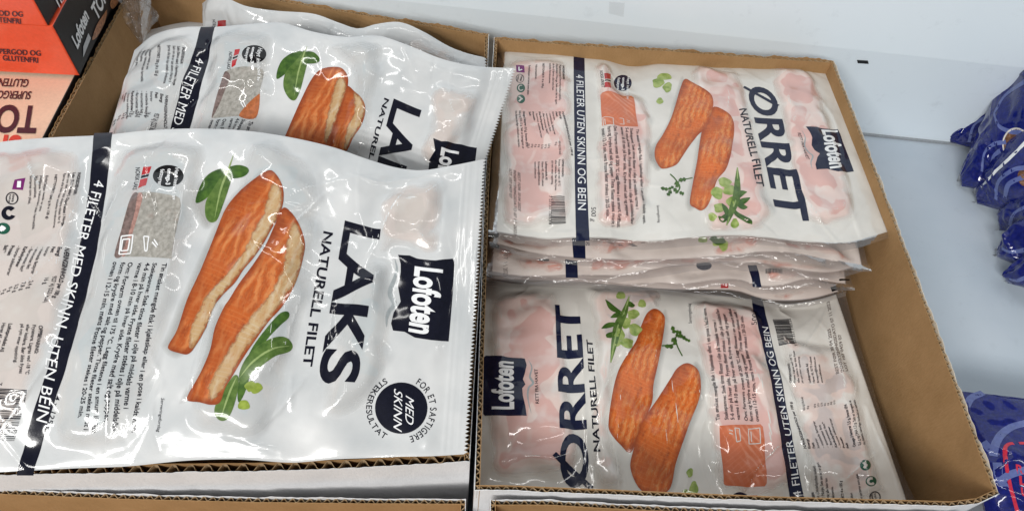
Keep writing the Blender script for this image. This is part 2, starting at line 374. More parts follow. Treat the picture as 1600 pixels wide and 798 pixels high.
    def at(s, uv, lift):
        fx = uv[:, 0]/s.L*(s.nu-1); fy = uv[:, 1]/s.H*(s.nv-1)
        i = np.clip(np.floor(fx).astype(int), 0, s.nu-2); j = np.clip(np.floor(fy).astype(int), 0, s.nv-2)
        a = (fx-i)[:, None]; b = (fy-j)[:, None]
        bl = lambda A: A[j, i]*(1-a)*(1-b)+A[j, i+1]*a*(1-b)+A[j+1, i]*(1-a)*b+A[j+1, i+1]*a*b
        out = (uv[:, 0] < 0) | (uv[:, 0] > s.L) | (uv[:, 1] < 0) | (uv[:, 1] > s.H)
        P = bl(s.P); ac = np.clip(a, 0, 1); bc = np.clip(b, 0, 1)
        Nn = s.N[j, i]*(1-ac)*(1-bc)+s.N[j, i+1]*ac*(1-bc)+s.N[j+1, i]*(1-ac)*bc+s.N[j+1, i+1]*ac*bc
        Nn = Nn/(np.linalg.norm(Nn, axis=1, keepdims=True)+1e-12)
        return P+Nn*lift, Nn
    def film(s, mat='film', back='film', fname='film'):
        f = grid_faces(s.nu, s.nv); f = f[:, ::-1] if s.flip else f
        uv = np.stack([s.U.ravel(), s.V.ravel()], 1)
        o = mesh_obj(fname, s.P.reshape(-1, 3), f, mat, s.root, uv=uv)
        st = 4; B = (s.base-s.N0*(.0012*sstep(s.d/.01)+.55*np.maximum(s.h, 0)*sstep(s.d/.02))[..., None])
        ii = np.unique(np.r_[np.arange(0, s.nu, st), s.nu-1]); jj = np.unique(np.r_[np.arange(0, s.nv, st), s.nv-1])
        Bs = B[np.ix_(jj, ii)]; f2 = grid_faces(len(ii), len(jj)); f2 = f2 if s.flip else f2[:, ::-1]
        mesh_obj('back_film', Bs.reshape(-1, 3), f2, back, s.root)
        for uvp, m in s.fil: s.poly('fillet', uvp, m, .00006)
        return o
    # -------- flat print laid on the film
    def _drape(s, name, uv, F, mat, lift, parent, loc=None, edge=None):
        uv = np.asarray(uv, float)
        a = uv[[f[0] for f in F]]; b = uv[[f[1] for f in F]]; c = uv[[f[2] for f in F]]
        ar = ((b-a)[:, 0]*(c-a)[:, 1]-(b-a)[:, 1]*(c-a)[:, 0]).sum()
        rev = (ar < 0) != s.flip
        if rev: F = [tuple(reversed(f)) for f in F]
        P, N = s.at(uv, lift)
        return mesh_obj(name, P, F, mat, parent or s.root, N=N, uv=uv if loc is None else loc, edge=edge)
    def poly(s, name, uvp, mat, lift=.00014, parent=None, axis=None, cell=.0014):
        uvp = np.asarray(uvp, float)
        tri = tessellate_polygon([[Vector((p[0], p[1], 0)) for p in uvp]])
        bm = bmesh.new(); vs = [bm.verts.new((p[0], p[1], 0)) for p in uvp]
        for t in tri:
            try: bm.faces.new([vs[i] for i in t])
            except ValueError: pass
        lo, hi = uvp.min(0), uvp.max(0)
        for ax in (0, 1):
            nrm = (1, 0, 0) if ax == 0 else (0, 1, 0)
            for k in np.arange(math.floor(lo[ax]/cell)+1, math.ceil(hi[ax]/cell)):
                co = [0, 0, 0]; co[ax] = k*cell
                bmesh.ops.bisect_plane(bm, geom=bm.verts[:]+bm.edges[:]+bm.faces[:], plane_co=co, plane_no=nrm, dist=1e-7)
        bm.verts.index_update()
        uv = np.array([v.co[:2] for v in bm.verts]); F = [tuple(v.index for v in f.verts) for f in bm.faces]; bm.free()
        ed = np.maximum(sdf(uvp, uv[:, 0], uv[:, 1]), 0)
        loc = uv
        if axis is not None:
            a, b = s.inv(axis[0]), s.inv(axis[1]); x = (b-a)/np.linalg.norm(b-a); y = np.array([-x[1], x[0]])
            loc = np.stack([(uv-a) @ x, (uv-a) @ y], 1)
        return s._drape(name, uv, F, mat, lift, parent, loc, ed)
    def patch(s, name, pts, mat, lift=.00014, smooth=True, parent=None, axis=None):
        P = closed_smooth(pts, 5) if smooth else np.asarray(pts, float)
        if not smooth:                                    # follow straight photo edges over the relief
            Q = []
            for a, b in zip(P, np.roll(P, -1, 0)):
                n = max(1, int(np.linalg.norm(b-a)/25)); Q += [a+(b-a)*k/n for k in range(n)]
            P = np.array(Q)
        return s.poly(name, [s.inv(p) for p in P], mat, lift, parent, axis)
    def disc(s, name, c, rx, ry, mat, lift=.00014, parent=None, n=28):
        return s.patch(name, [(c[0]+rx*math.cos(t), c[1]+ry*math.sin(t)) for t in np.linspace(0, 2*math.pi, n, endpoint=False)], mat, lift, False, parent)
    def strokes(s, name, lines, mat, width, lift=.0002, parent=None, smooth=True, taper=False):
        UV, F = [], []
        for ln in lines:
            P = open_smooth(ln, 6) if smooth and len(ln) > 2 else cubic(np.arange(len(ln)), ln, np.linspace(0, len(ln)-1, (len(ln)-1)*8+1)) if len(ln) == 3 else np.asarray(ln, float)
            q = np.array([s.inv(p) for p in P])
            if len(q) == 2: q = q[0]+(q[1]-q[0])*np.linspace(0, 1, 8)[:, None]
            t = np.gradient(q, axis=0); t /= np.linalg.norm(t, axis=1, keepdims=True)+1e-12
            nr = np.stack([-t[:, 1], t[:, 0]], 1)*width/2
            if taper: nr = nr*np.sin(np.linspace(.12, math.pi-.12, len(q)))[:, None]
            o = len(UV); UV += list(q+nr)+list(q-nr); n = len(q)
            F += [(o+i, o+i+1, o+n+i+1, o+n+i) for i in range(n-1)]
        return s._drape(name, UV, F, mat, lift, parent)
    def ring(s, name, c, rx, ry, mat, width, lift=.0002, parent=None, a0=0, a1=2*math.pi):
        return s.strokes(name, [[(c[0]+rx*math.cos(t), c[1]+ry*math.sin(t)) for t in np.linspace(a0, a1, 30)]], mat, width, lift, parent, False)
    def _tuv(s, txt, bold, O, ex, ey):
        V, F = text_mesh(txt, bold); x0 = V[:, 0].min(); return O+(V[:, :1]-x0)*ex+V[:, 1:2]*ey, F
    def text(s, name, txt, p0, p1, pu, mat, bold=0.0, lift=.0002, parent=None, cut=.0016, slant=0.0):
        """baseline from p0 to p1, pu = where the cap height of the first letter ends"""
        a, b, c = s.inv(p0), s.inv(p1), s.inv(pu); V, F = text_mesh(txt, bold); wd = np.ptp(V[:, 0])
        ex = (b-a)/wd; ey = (c-a)/CAPH+ex*slant
        uv, F = s._tuv(txt, bold, a, ex, ey)
        if cut and len(txt) < 32:                                            # large letters follow the relief
            bm = bmesh.new(); vs = [bm.verts.new((p[0], p[1], 0)) for p in uv]
            for f in F:
                try: bm.faces.new([vs[i] for i in f])
                except ValueError: pass
            lo, hi = uv.min(0), uv.max(0)
            for ax in (0, 1):
                for k in np.arange(math.floor(lo[ax]/cut)+1, math.ceil(hi[ax]/cut)):
                    co = [0, 0, 0]; co[ax] = k*cut
                    bmesh.ops.bisect_plane(bm, geom=bm.verts[:]+bm.edges[:]+bm.faces[:], plane_co=co, plane_no=(1, 0, 0) if ax == 0 else (0, 1, 0), dist=1e-7)
            bm.verts.index_update(); uv = np.array([v.co[:2] for v in bm.verts]); F = [tuple(v.index for v in f.verts) for f in bm.faces]; bm.free()
        return s._drape(name, uv, F, mat, lift, parent)
    def block(s, name, lines, p0, plast, pend, mat, iend=0, offs=None, lift=.0003, parent=None, k=.54, bold=0.014):
        """a paragraph: first baseline starts at p0, last at plast, line iend ends at pend"""
        a, z, e = s.inv(p0), s.inv(plast), s.inv(pend); n = len(lines)
        offs = np.array(offs, float) if offs else np.arange(n, dtype=float)
        st = (z-a)/max(offs[-1], 1e-9) if n > 1 else None
        Lr = lines[iend].lstrip('*'); wd = np.ptp(text_mesh(Lr, .03 if lines[iend][0] == '*' else bold)[0][:, 0])
        org = a if n == 1 else a+st*offs[iend]
        ex = (e-org)/wd
        if n > 1: ey = -st*k/CAPH
        else: ey = np.array([ex[1], -ex[0]])*(1 if k > 0 else -1)
        UV, F = [], []
        for t, of in zip(lines, offs):
            if not t.strip('* '): continue
            b = .03 if t[0] == '*' else bold
            uv, f = s._tuv(t.lstrip('*'), b, a+(st*of if n > 1 else 0), ex, ey); o = len(UV); UV += list(uv); F += [tuple(i+o for i in q) for q in f]
        return s._drape(name, UV, F, mat, lift, parent)
    def barcode(s, q, mat, seed=3, parent=None):
        """bars between the edges q0-q1 and q3-q2, stacked from q0 to q3"""
        q = [s.inv(p) for p in q]; r = np.random.RandomState(seed); t = 0; UV, F = [], []
        while t < 1:
            w_ = r.choice([.009, .009, .018, .027]); t2 = min(1, t+w_); o = len(UV)
            for tt in (t, t2):
                A = q[0]+(q[3]-q[0])*tt; B = q[1]+(q[2]-q[1])*tt; UV += [A+(B-A)*k for k in np.linspace(0, 1, 7)]
            F += [(o+i, o+i+1, o+8+i, o+7+i) for i in range(6)]; t = t2+r.choice([.009, .010, .018, .024])
        return s._drape('barcode', UV, F, mat, .0002, parent)
    def border(s, name, mat, du0, du1, dv0, dv1, droop=.0):
        """a strip of film past the given sides (widths in metres, 0 = none)"""
        bd = []; N = 90
        us = np.linspace(-du0, s.L+du1, N)
        segs = []
        if dv1: segs.append([(u, s.H-.001, s.H+dv1) for u in us])
        if dv0: segs.append([(u, .001, -dv0) for u in us])
        V, F, Nn = [], [], []
        def strip(A, B):
            A, B = np.array(A), np.array(B); o = len(V); K = 5
            for k in range(K):
                t = k/(K-1); uvk = A+(B-A)*t; P, n = s.at(uvk, .00003)
                P = P+np.array([0, 0, -1])*droop*t*t+np.array([0, 0, 1])*(.0007*t*wavenoise(uvk[:, 0], uvk[:, 1]*0, .03, 5))[:, None]
                V.extend(P.tolist())
            n = len(A)
            for k in range(K-1):
                for i in range(n-1): F.append((o+k*n+i, o+k*n+i+1, o+(k+1)*n+i+1, o+(k+1)*n+i))
        if dv1: strip([(u, s.H-.0008) for u in us], [(u, s.H+dv1) for u in us])
        if dv0: strip([(u, .0008) for u in us], [(u, -dv0) for u in us])
        vs = np.linspace(0, s.H, 60)
        if du0: strip([(.0008, v) for v in vs], [(-du0, v) for v in vs])
        if du1: strip([(s.L-.0008, v) for v in vs], [(s.L+du1, v) for v in vs])
        return mesh_obj(name, V, F, mat, s.root)
    def serrated(s, mat, w_=.0022, pitch=.0026):
        n = int(s.H/pitch); UV, F = [], []
        for k in range(n):
            v0, v1 = k*s.H/n, (k+1)*s.H/n; o = len(UV)
            UV += [(s.L-.0005, v0), (s.L-.0005, v1), (s.L+w_, (v0+v1)/2)]; F.append((o, o+1, o+2))
        return s._drape('serrated_edge', UV, F, mat, .0, None)

# ------------------------------------------------------------------ cabinet (the setting)
def box(V, F, lo, hi):
    o = len(V); V += [(x, y, z) for z in (lo[2], hi[2]) for y in (lo[1], hi[1]) for x in (lo[0], hi[0])]
    F += [tuple(o+i for i in f) for f in ((0, 2, 3, 1), (4, 5, 7, 6), (0, 1, 5, 4), (1, 3, 7, 5), (3, 2, 6, 7), (2, 0, 4, 6))]
WL = W(1350, 210, -RZ); SK = .085                      # the wall runs slightly askew to the trays
def wy(x): return WL[1]-SK*(x-WL[0])
WN = np.array([SK, 1.0, 0]); WN /= np.linalg.norm(WN)
def on_wall(px, py, off=0.0):
    d = FW + RT*(px-800)/FPX - UP*(py-399)/FPX
    return CAM + d*(((WL-WN*off-CAM) @ WN)/(d @ WN))
ZC = on_wall(1000, 42)[2]
fl = mesh_obj('cabinet_floor', [(-1.6, -1.4, 0), (1.6, -1.4, 0), (1.6, .75, 0), (-1.6, .75, 0)], [(0, 1, 2, 3)], 'floor', smooth=False); tag(fl, kind='structure')
LEAN = .16
V = [(-1.6, wy(-1.6), 0), (1.6, wy(1.6), 0), (1.6, wy(1.6), ZC), (-1.6, wy(-1.6), ZC), (1.6, wy(1.6)+LEAN*.9, ZC+.9), (-1.6, wy(-1.6)+LEAN*.9, ZC+.9)]
V += [(x, y+.03, z) for x, y, z in V]
wall = mesh_obj('back_wall', V, [(0, 1, 2, 3), (3, 2, 4, 5), (7, 6, 9, 8), (8, 9, 11, 10), (5, 4, 10, 11), (1, 7, 8, 2), (2, 8, 10, 4), (6, 0, 3, 9), (9, 3, 5, 11), (0, 6, 7, 1)], 'metal', smooth=False); tag(wall, kind='structure')
def slab(name, q, th, mat):
    q = [np.asarray(k) for k in q]; V = [k-WN*th for k in q]+[k+WN*.0006 for k in q]
    mesh_obj(name, V, [(0, 1, 2, 3), (7, 6, 5, 4)]+[(i, 4+i, 4+(i+1) % 4, (i+1) % 4) for i in range(4)], mat, wall, smooth=False)
slab('joint_strip', [(-1.6, wy(-1.6), .0004), (1.6, wy(1.6), .0004), (1.6, wy(1.6), .0024), (-1.6, wy(-1.6), .0024)], .0025, 'sealant')
slab('slot', [on_wall(1339, 94), on_wall(1356, 95), on_wall(1357, 99), on_wall(1340, 98)], .0012, 'dark')

# ------------------------------------------------------------------ cardboard trays
def resample(P, step=.0012):
    P = np.asarray(P, float); d = np.r_[0, np.cumsum(np.linalg.norm(np.diff(P, axis=0), axis=1))]
    q = np.linspace(0, d[-1], max(3, int(d[-1]/step)+1)); return np.stack([np.interp(q, d, P[:, k]) for k in range(2)], 1), q
def sheet_wall(name, P, nrm, off, th, ztop, zbot, mat, parent, seed, rough=.0005, lean=0.0):
    """a thin upright liner along the line P; off = distance of its outer face from P, towards nrm"""
    n = len(P); q = np.arange(n)
    zt = ztop+rough*(wavenoise(q*1.0, q*0.0, 23, seed)+.8*wavenoise(q*1.0, q*0.0, 6, seed+1))*.5
    zt = zt+(.0012 if rough > 0 else 0)*np.clip(wavenoise(q*1.0, q*0.0, 90, seed+3)-1.1, 0, 1)
    V = []
    levels = [0, .5, 1.0]
    for z, k in ((0, 0), (1, 0), (1, 1), (0, 1)):
        A = P+nrm*(off+th*k)+(nrm*lean if z == 0 else 0)
        V += [(x, y, (zt[i] if z else zbot)) for i, (x, y) in enumerate(A)]
    F = []
    for a_, b_ in ((0, 1), (1, 2), (2, 3), (3, 0)):
        F += [(a_*n+i, a_*n+i+1, b_*n+i+1, b_*n+i) for i in range(n-1)]
    F += [(0, n, 2*n, 3*n), (n-1, 4*n-1, 3*n-1, 2*n-1)]
    return mesh_obj(name, V, F, mat, parent, smooth=False)
def fluting(P, q, nrm, off, th, lam, ztop, mat, parent, seed, depth=.014):
    n = len(P); r = np.random.RandomState(seed)
    ph = 2*math.pi*q/lam+.35*wavenoise(q, q*0, .06, seed)
    x = off+th*(.5+.46*np.clip(1.25*np.sin(ph), -1, 1)); hw = .00016
    zt = ztop-.0004+.0004*wavenoise(q, q*0, .01, seed+4)
    C = P+nrm*x[:, None]; t = np.gradient(C, axis=0); t /= np.linalg.norm(t, axis=1, keepdims=True)
    m = np.stack([-t[:, 1], t[:, 0]], 1)*hw; A, B = C+m, C-m; V = []
    for X, z in ((A, None), (B, None)):
        V += [(p[0], p[1], zt[i]) for i, p in enumerate(X)]
    for X in (A, B): V += [(p[0], p[1], ztop-depth) for p in X]
    F = []
    for i in range(n-1):
        F += [(i, i+1, n+i+1, n+i), (i, 2*n+i, 2*n+i+1, i+1), (n+i, n+i+1, 3*n+i+1, 3*n+i)]
    return mesh_obj('fluting', V, F, mat, parent, smooth=False)
def tray(label, sides, group, th=(.0034,)*4, lam=(.0055,)*4, outer=('whiteboard',)*4, lean=0.0, RZ=RZ):
    """sides: four world polylines (x, y) of the outer rim: back, right, front, left"""
    allp = np.concatenate([np.asarray(s_) for s_ in sides]); cen = allp.mean(0)
    root = empty('cardboard_tray', (cen[0], cen[1], 0), label, 'box', group)
    ins = []
    for k, s_ in enumerate(sides):
        P, q = resample(s_); t = np.gradient(P, axis=0); t /= np.linalg.norm(t, axis=1, keepdims=True)
        nr = np.stack([-t[:, 1], t[:, 0]], 1); nr *= np.sign(((cen-P)*nr).sum(1).mean())
        zb = .004
        wp = sheet_wall('wall_panel', P, nr, th[k]-.0004, .0004, RZ, zb, 'kraft', root, 11*k+5, .0003)
        sheet_wall('outer_liner', P, nr, 0, .0004, RZ+.0003, zb, outer[k], wp, 11*k+6, .0013)
        fluting(P, q, nr, .0004, th[k]-.0008, lam[k], RZ, 'flute', wp, 11*k+7)
        ins.append(P[:: max(1, len(P)//20)])
    hull = np.concatenate(ins); a = np.arctan2(hull[:, 1]-cen[1], hull[:, 0]-cen[0]); hull = cen+(hull[np.argsort(a)]-cen)*.985
    n = len(hull); V = [(x, y, .0015) for x, y in hull]+[(x, y, .005) for x, y in hull]
    mesh_obj('base_panel', V, [tuple(range(n))[::-1], tuple(range(n, 2*n))]+[(i, (i+1) % n, n+(i+1) % n, n+i) for i in range(n)], 'kraft', root, smooth=False)
    return root
def rim(pts): return [W(x, y, 0)[:2] for x, y in pts]
rb, rr_, rf, rl = (772, 58), (1303, 95), (1562, 771), (741, 766)
tray('kraft cardboard tray with white outside, packed with trout bags',
     [rim([rb, (900, 68), (1060, 78), (1180, 87), rr_]), rim([rr_, (1385, 305), (1502, 612), rf]), rim([rf, (1530, 786), (1490, 791), (1200, 783), (960, 773), (790, 766), rl]), rim([rl, (757, 300), rb])],
     'cardboard trays of frozen fish', outer=('kraft', 'torn', 'whiteboard', 'whiteboard'))
lb, lr, lf, ll = (216, -42), (764, 53), (734, 721), (-212, 748)
tray('kraft cardboard tray with white front, holding the large white salmon bags',
     [rim([lb, (480, 6), lr]), rim([lr, (753, 390), lf]), rim([lf, (560, 731), (398, 737), (60, 741), ll]), rim([ll, (-60, 464), (74, 216), (130, 114), lb])],
     'cardboard trays of frozen fish', th=(.0034, .0036, .0058, .0032), lam=(.0055, .0055, .0104, .0055), outer=('kraft', 'whiteboard', 'whiteboard', 'kraft'))
def fronttray(label, back, h):
    b_ = [W(x, y, h)[:2] for x, y in back]; c0, c1 = np.array(b_[0]), np.array(b_[-1])
    tray(label, [b_, [c1, (c1[0]+.004, c1[1]-.40)], [(c1[0]+.004, c1[1]-.40), (c0[0], c0[1]-.40)], [(c0[0], c0[1]-.40), c0]], 'cardboard trays of frozen fish', RZ=RZ+h)
fronttray('plain brown inside of the tray edge in front of the salmon tray', [(-260, 756), (0, 763), (199, 771), (398, 776), (560, 778), (728, 779)], -.027)
fronttray('brown tray edge cut off below the trout tray, beside the salmon tray front', [(766, 780), (858, 780), (960, 786), (1200, 796), (1500, 806)], -.004)

# ------------------------------------------------------------------ bag builders
GL, GT = 'salmon bags in the left tray', 'trout bags in the right tray'
def bagroot(name, px, py, h, label, group): 
    p = W(px, py, h); return empty(name, tuple(p), label, 'fish bag', group)

# ---- trout bag on top of the far stack
def trout_far(far, near, root, seed, full=True, pitch=.0011):
    fil = [([(797, 98), (850, 96), (884, 100), (893, 150), (893, 250), (892, 330), (860, 356), (790, 350), (785, 250), (788, 150)], 'troutmeat'),
           ([(925, 112), (948, 106), (960, 140), (1000, 160), (1018, 200), (1016, 290), (1000, 350), (932, 348), (930, 250), (934, 170)], 'troutmeat'),
           ([(1078, 116), (1140, 112), (1158, 130), (1172, 190), (1190, 280), (1200, 350), (1150, 362), (1100, 352), (1096, 250)], 'troutmeat'),
           ([(1206, 112), (1262, 116), (1282, 150), (1300, 220), (1326, 300), (1330, 345), (1268, 352), (1240, 320), (1226, 220)], 'troutmeat')]
    s = Sheet(root, far, near, pitch, .004, seed, 34, .0005, fil, .004, .008, .0007, 1.35)
    return s
FA = [(788, 75, -.014), (850, 80, -.014), (900, 82, -.014), (940, 86, -.016), (985, 102, -.021), (1038, 96, -.017), (1100, 100, -.016), (1188, 102, -.014), (1240, 104, -.013), (1291, 106, -.014)]
NA = [(775, 362, -.007), (850, 373, -.005), (911, 371, -.004), (960, 373, -.004), (1015, 377, -.006), (1079, 371, -.003), (1154, 368, -.003), (1261, 378, -.006), (1325, 379, -.008), (1387, 362, -.010)]
r = bagroot('trout_bag', 1080, 230, -.02, 'uppermost trout bag lying flat against the back edge of the right tray', GT)
S = trout_far(FA, NA, r, 3)
S.film('film2', 'film2')
S.border('clear_seal', 'clear', .006, .007, .003, .0055, .002)
bd = S.patch('printed_band', [(896, 78), (897, 180), (898, 280), (900, 376), (921, 376), (917, 280), (915, 180), (913, 78)], 'navy', smooth=False)
S.text('band_lettering', '4 FILETER UTEN SKINN OG BEIN', (900, 117), (903, 328), (911, 118), 'white', .0, .0003, bd)
S.text('weight_lettering', '500 g', (924, 324), (924, 346), (931, 324), 'ink')
tl = S.text('title_lettering', 'ORRET', (1167, 134), (1216, 341), (1206, 137), 'navy', .026)
S.strokes('title_slash', [[(1162, 136), (1189, 151), (1216, 166)]], 'navy', .0036, .0002, tl, False)
S.text('subtitle_lettering', 'NATURELL FILET', (1155, 171), (1183, 291), (1166, 170), 'ink', .022)
lp = S.patch('brand_panel', [(1259, 198), (1285, 201), (1309, 202), (1313, 210), (1323, 238), (1334, 268), (1310, 268), (1293, 264), (1276, 265), (1274, 257), (1277, 246), (1281, 240), (1273, 235), (1268, 227), (1269, 215), (1265, 206)], 'navy', smooth=False)
S.text('brand_lettering', 'Lofoten', (1284, 203), (1298, 264), (1307, 204), 'white', .034, .0003, lp, slant=.0)
S.strokes('wave_stripe', [[(1253, 204), (1258, 215), (1257, 228), (1263, 238), (1270, 244), (1267, 254), (1269, 264)]], 'wavegrey', .0016, taper=True)
S.text('slogan_lettering', 'RETT FRA HAVET', (1246, 208), (1260, 249), (1251, 208), 'ink', .01)
S.disc('badge', (973, 130), 14, 12.5, 'navy')
S.block('badge_lettering', ['Høyt innhold av', '*omega-3', 'fettsyrer'], (980, 121), (965, 122), (971, 142), 'white', 1, lift=.0003)
S.patch('flag_mark', [(944, 115), (954, 116), (954, 124), (945, 124)], 'red', smooth=False); S.patch('flag_mark', [(945, 125), (954, 126), (954, 128), (945, 127)], 'ink', smooth=False); S.patch('flag_mark', [(945, 129), (954, 130), (955, 138), (945, 137)], 'red', smooth=False)
S.text('origin_lettering', 'NORSK ØRRET', (937, 111), (940, 137), (942, 111), 'ink', .01)
pn = S.patch('raw_fillet_panel', [(938, 149), (941, 145), (965, 147), (986, 150), (990, 153), (993, 172), (997, 198), (970, 198), (941, 197), (939, 170)], 'rawtrout', smooth=False, axis=((940, 150), (995, 190)))
S.strokes('cooking_icon', [[(942, 184), (958, 185)], [(958, 185), (959, 197)], [(959, 197), (943, 197)], [(943, 197), (942, 184)], [(945, 186), (946, 195)], [(968, 185), (974, 186)], [(974, 186), (975, 195)], [(975, 195), (969, 194)], [(979, 188), (984, 190)], [(979, 191), (984, 192)]], 'dimwhite', .0006, .0003, pn)
INS = ['Tin ønsket mengde fisk i kjøleskap eller i en pose i kaldt vann.', 'Stekepanne: Stek tinte fileter i olje på middels varme i', '5-6 min på hver side. Fryste fileter stekes i olje på middels/lav', 'varme i 8-10 min på hver side. Krydre med salt og pepper.', 'Ovn: Forvarm ovnen til 200 °C. Legg filetene i en smurt ildfast', 'form og krydre med salt og pepper. Tinte fileter stekes midt i', 'ovnen i 12-15 min, mens frosne fileter stekes i 20-25 min.']
OFF = [0, 1.25, 2.15, 3.05, 4.3, 5.2, 6.1]
S.block('small_print', INS, (994, 202), (940, 202), (1005, 350), 'ink', 0, OFF)
S.text('small_print', 'Serveringsforslag', (1026, 321), (1028, 348), (1030, 321), 'ink')
ING = ['*INGREDIENSER:', 'Regnbueørret (Oncorhynchus mykiss).', 'Oppdrettet i Norge. Selv om det er gjort', 'alt for å fjerne alle bein kan', 'enkelte forekomme.', '', '*NETTOVEKT: 4 x 125 g', '', 'Vakuumpakket.', '', 'Emballasjen sorteres som plast']
S.block('small_print', ING, (879, 103), (826, 103), (868, 164), 'softink', 2)
NUT = ['*NÆRINGSINNHOLD per 100 g:', '*Energi', '*Fett', 'hvorav', '- mettede fettsyrer', '- enumettet fett', '- flerumettet fett*', '*Karbohydrater', '- hvorav sukkerarter', '*Protein', '*Salt']
S.block('small_print', NUT, (878, 175), (826, 175), (866, 211), 'softink', 4)
S.block('small_print', ['655 kJ (156 kcal)', '10 g', '', '2,0 g', '3,3 g', '3,2 g', '0 g', '0 g', '18 g', '0,1 g'], (873, 221), (825, 225), (874, 242), 'softink', 0)
S.block('small_print', ['*Omega-3 fettsyrer 3,5 g, hvorav EPA', '0,6 g og DHA 1,2 g. Salt er beregnet ut', 'fra fiskens naturlige innhold av natrium.'], (817, 174), (805, 174), (816, 232), 'softink', 1)
S.block('small_print', ['*OPPBEVARING:', 'Fryses. Lagres ved -18 °C', 'eller kaldere. Bør ikke fryses', 'på nytt etter opptining.'], (878, 249), (862, 252), (867, 298), 'softink', 2)
S.block('small_print', ['*Lofotprodukt AS', 'Havet 45, 8370 Leknes', 'firmapost@lofoten.no', 'www.lofoten.no'], (852, 253), (835, 253), (847, 291), 'softink', 1)
S.barcode([(862, 307), (882, 307), (884, 349), (860, 350)], 'ink'); S.text('small_print', '7 031351 730534', (858, 306), (857, 350), (862, 306), 'ink')
S.block('date_print', ['BEST FØR 30 04 2025', 'INNFRYSNINGSDATO 07 11 2023', 'LOT 107 0459 07'], (809, 269), (796, 264), (803, 366), 'dots', 1, k=.62)
S.patch('recycling_mark', [(806, 102), (819, 103), (820, 114), (807, 113)], 'purple', smooth=False); S.strokes('recycling_sign', [[(811, 105), (811, 111)], [(811, 111), (816, 109)]], 'white', .0012, .0003)
S.ring('recycling_ring', (812.5, 123), 6, 6.5, 'softink', .0006); S.block('small_print', ['EMB', 'NRK'], (814, 119), (809, 119), (812, 127), 'softink', 0)
for cy in (138, 155): S.disc('recycling_mark', (814, cy), 6.5, 6.8, 'darkgreen')
S.ring('recycling_sign', (814, 138), 3.6, 4.0, 'dimwhite', .0012, .0003, None, .6, 5.2); S.strokes('recycling_sign', [[(811, 151), (816, 156)], [(816, 154), (811, 159)]], 'dimwhite', .0016, .0003)
def trout_pic(S, f1, f2, ax1, ax2):
    S.patch('fillet_picture', f2, 'trout', .00016, axis=ax2); S.patch('fillet_picture', f1, 'trout', .00022, axis=ax1)
S.patch('picture_shadow', [(1066, 118), (1050, 160), (1042, 190), (1028, 214), (1014, 232), (1014, 252), (1030, 268), (1060, 230), (1075, 160)], 'softgrey', .0001)
S.patch('picture_shadow', [(1100, 190), (1086, 230), (1082, 256), (1072, 300), (1070, 322), (1082, 330), (1110, 290), (1120, 210)], 'softgrey', .0001)
trout_pic(S, [(1070, 124), (1082, 129), (1106, 143), (1114, 155), (1113, 172), (1104, 198), (1090, 212), (1076, 230), (1066, 245), (1056, 258), (1037, 264), (1029, 259), (1023, 245), (1025, 228), (1036, 210), (1048, 186), (1056, 162), (1063, 138)],
          [(1116, 167), (1138, 177), (1146, 190), (1147, 208), (1144, 228), (1141, 245), (1134, 265), (1121, 281), (1114, 301), (1106, 321), (1096, 329), (1086, 325), (1078, 318), (1081, 294), (1089, 253), (1092, 232), (1097, 204), (1106, 184)],
          ((1075, 130), (1035, 258)), ((1130, 178), (1092, 325)))
def blobs(S, name, pts, mat, lift=.00018):
    for k, (x, y, a, b) in enumerate(pts):
        S.patch(name, [(x+a*math.cos(t)*(1+.18*math.sin(k*2.1+3*t)), y+b*math.sin(t)*(1+.15*math.cos(k+2*t))) for t in np.linspace(0, 2*math.pi, 10, endpoint=False)], mat, lift+.00001*(k % 4))
blobs(S, 'onion_picture', [(1038, 120, 11, 6), (1028, 130, 9, 8), (1043, 137, 7, 7.5), (1031, 158, 5.5, 4.5), (1132, 285, 10, 7), (1121, 302, 9, 10), (1140, 297, 10, 9), (1124, 325, 9, 8), (1143, 315, 8, 8), (1148, 349, 6.5, 7), (1113, 339, 6.5, 6)], 'lime')
def rocket(S, spine, lobes):
    S.strokes('rocket_picture', [spine], 'leaf', .0065, .00026, None, True, True)
    for l in lobes: S.strokes('rocket_picture', [l], 'leafdark', .0052, .00024, None, True, True)
    S.strokes('leaf_vein', [spine], 'vein', .0011, .0003)
rocket(S, [(1152, 262), (1152, 285), (1150, 310), (1142, 332), (1135, 352)], [[(1150, 312), (1158, 302), (1167, 300)], [(1148, 322), (1160, 315), (1172, 309)], [(1146, 325), (1152, 335), (1170, 345), (1175, 350)], [(1140, 330), (1130, 342), (1122, 338)], [(1148, 318), (1160, 323), (1168, 324)], [(1128, 318), (1134, 328), (1138, 342)]])
def parsley(S, stems, leaves):
    S.strokes('parsley_picture', stems, 'leafdark', .0012, .0002)
    for k, (x, y, a, b, t) in enumerate(leaves):
        c_, s_ = math.cos(t), math.sin(t)
        S.patch('parsley_picture', [(x+a*u_*c_-b*v_*s_, y+a*u_*s_+b*v_*c_) for u_, v_ in ((-1, 0), (-.3, .9), (.1, .5), (.6, .9), (1, 0), (.5, -.8), (.1, -.45), (-.4, -.8))], 'leafdark', .00024+.00001*(k % 3))
parsley(S, [[(1047, 272), (1055, 280), (1062, 292), (1058, 302)], [(1060, 283), (1072, 280), (1082, 278)]],
        [(1038, 295, 6, 3.5, .2), (1046, 302, 5, 4, 2.2), (1058, 288, 5, 5, 1.2), (1066, 281, 6, 4, -.2), (1056, 298, 5, 4, .8), (1065, 302, 4, 3.5, .4), (1048, 294, 5, 3, -.5)])

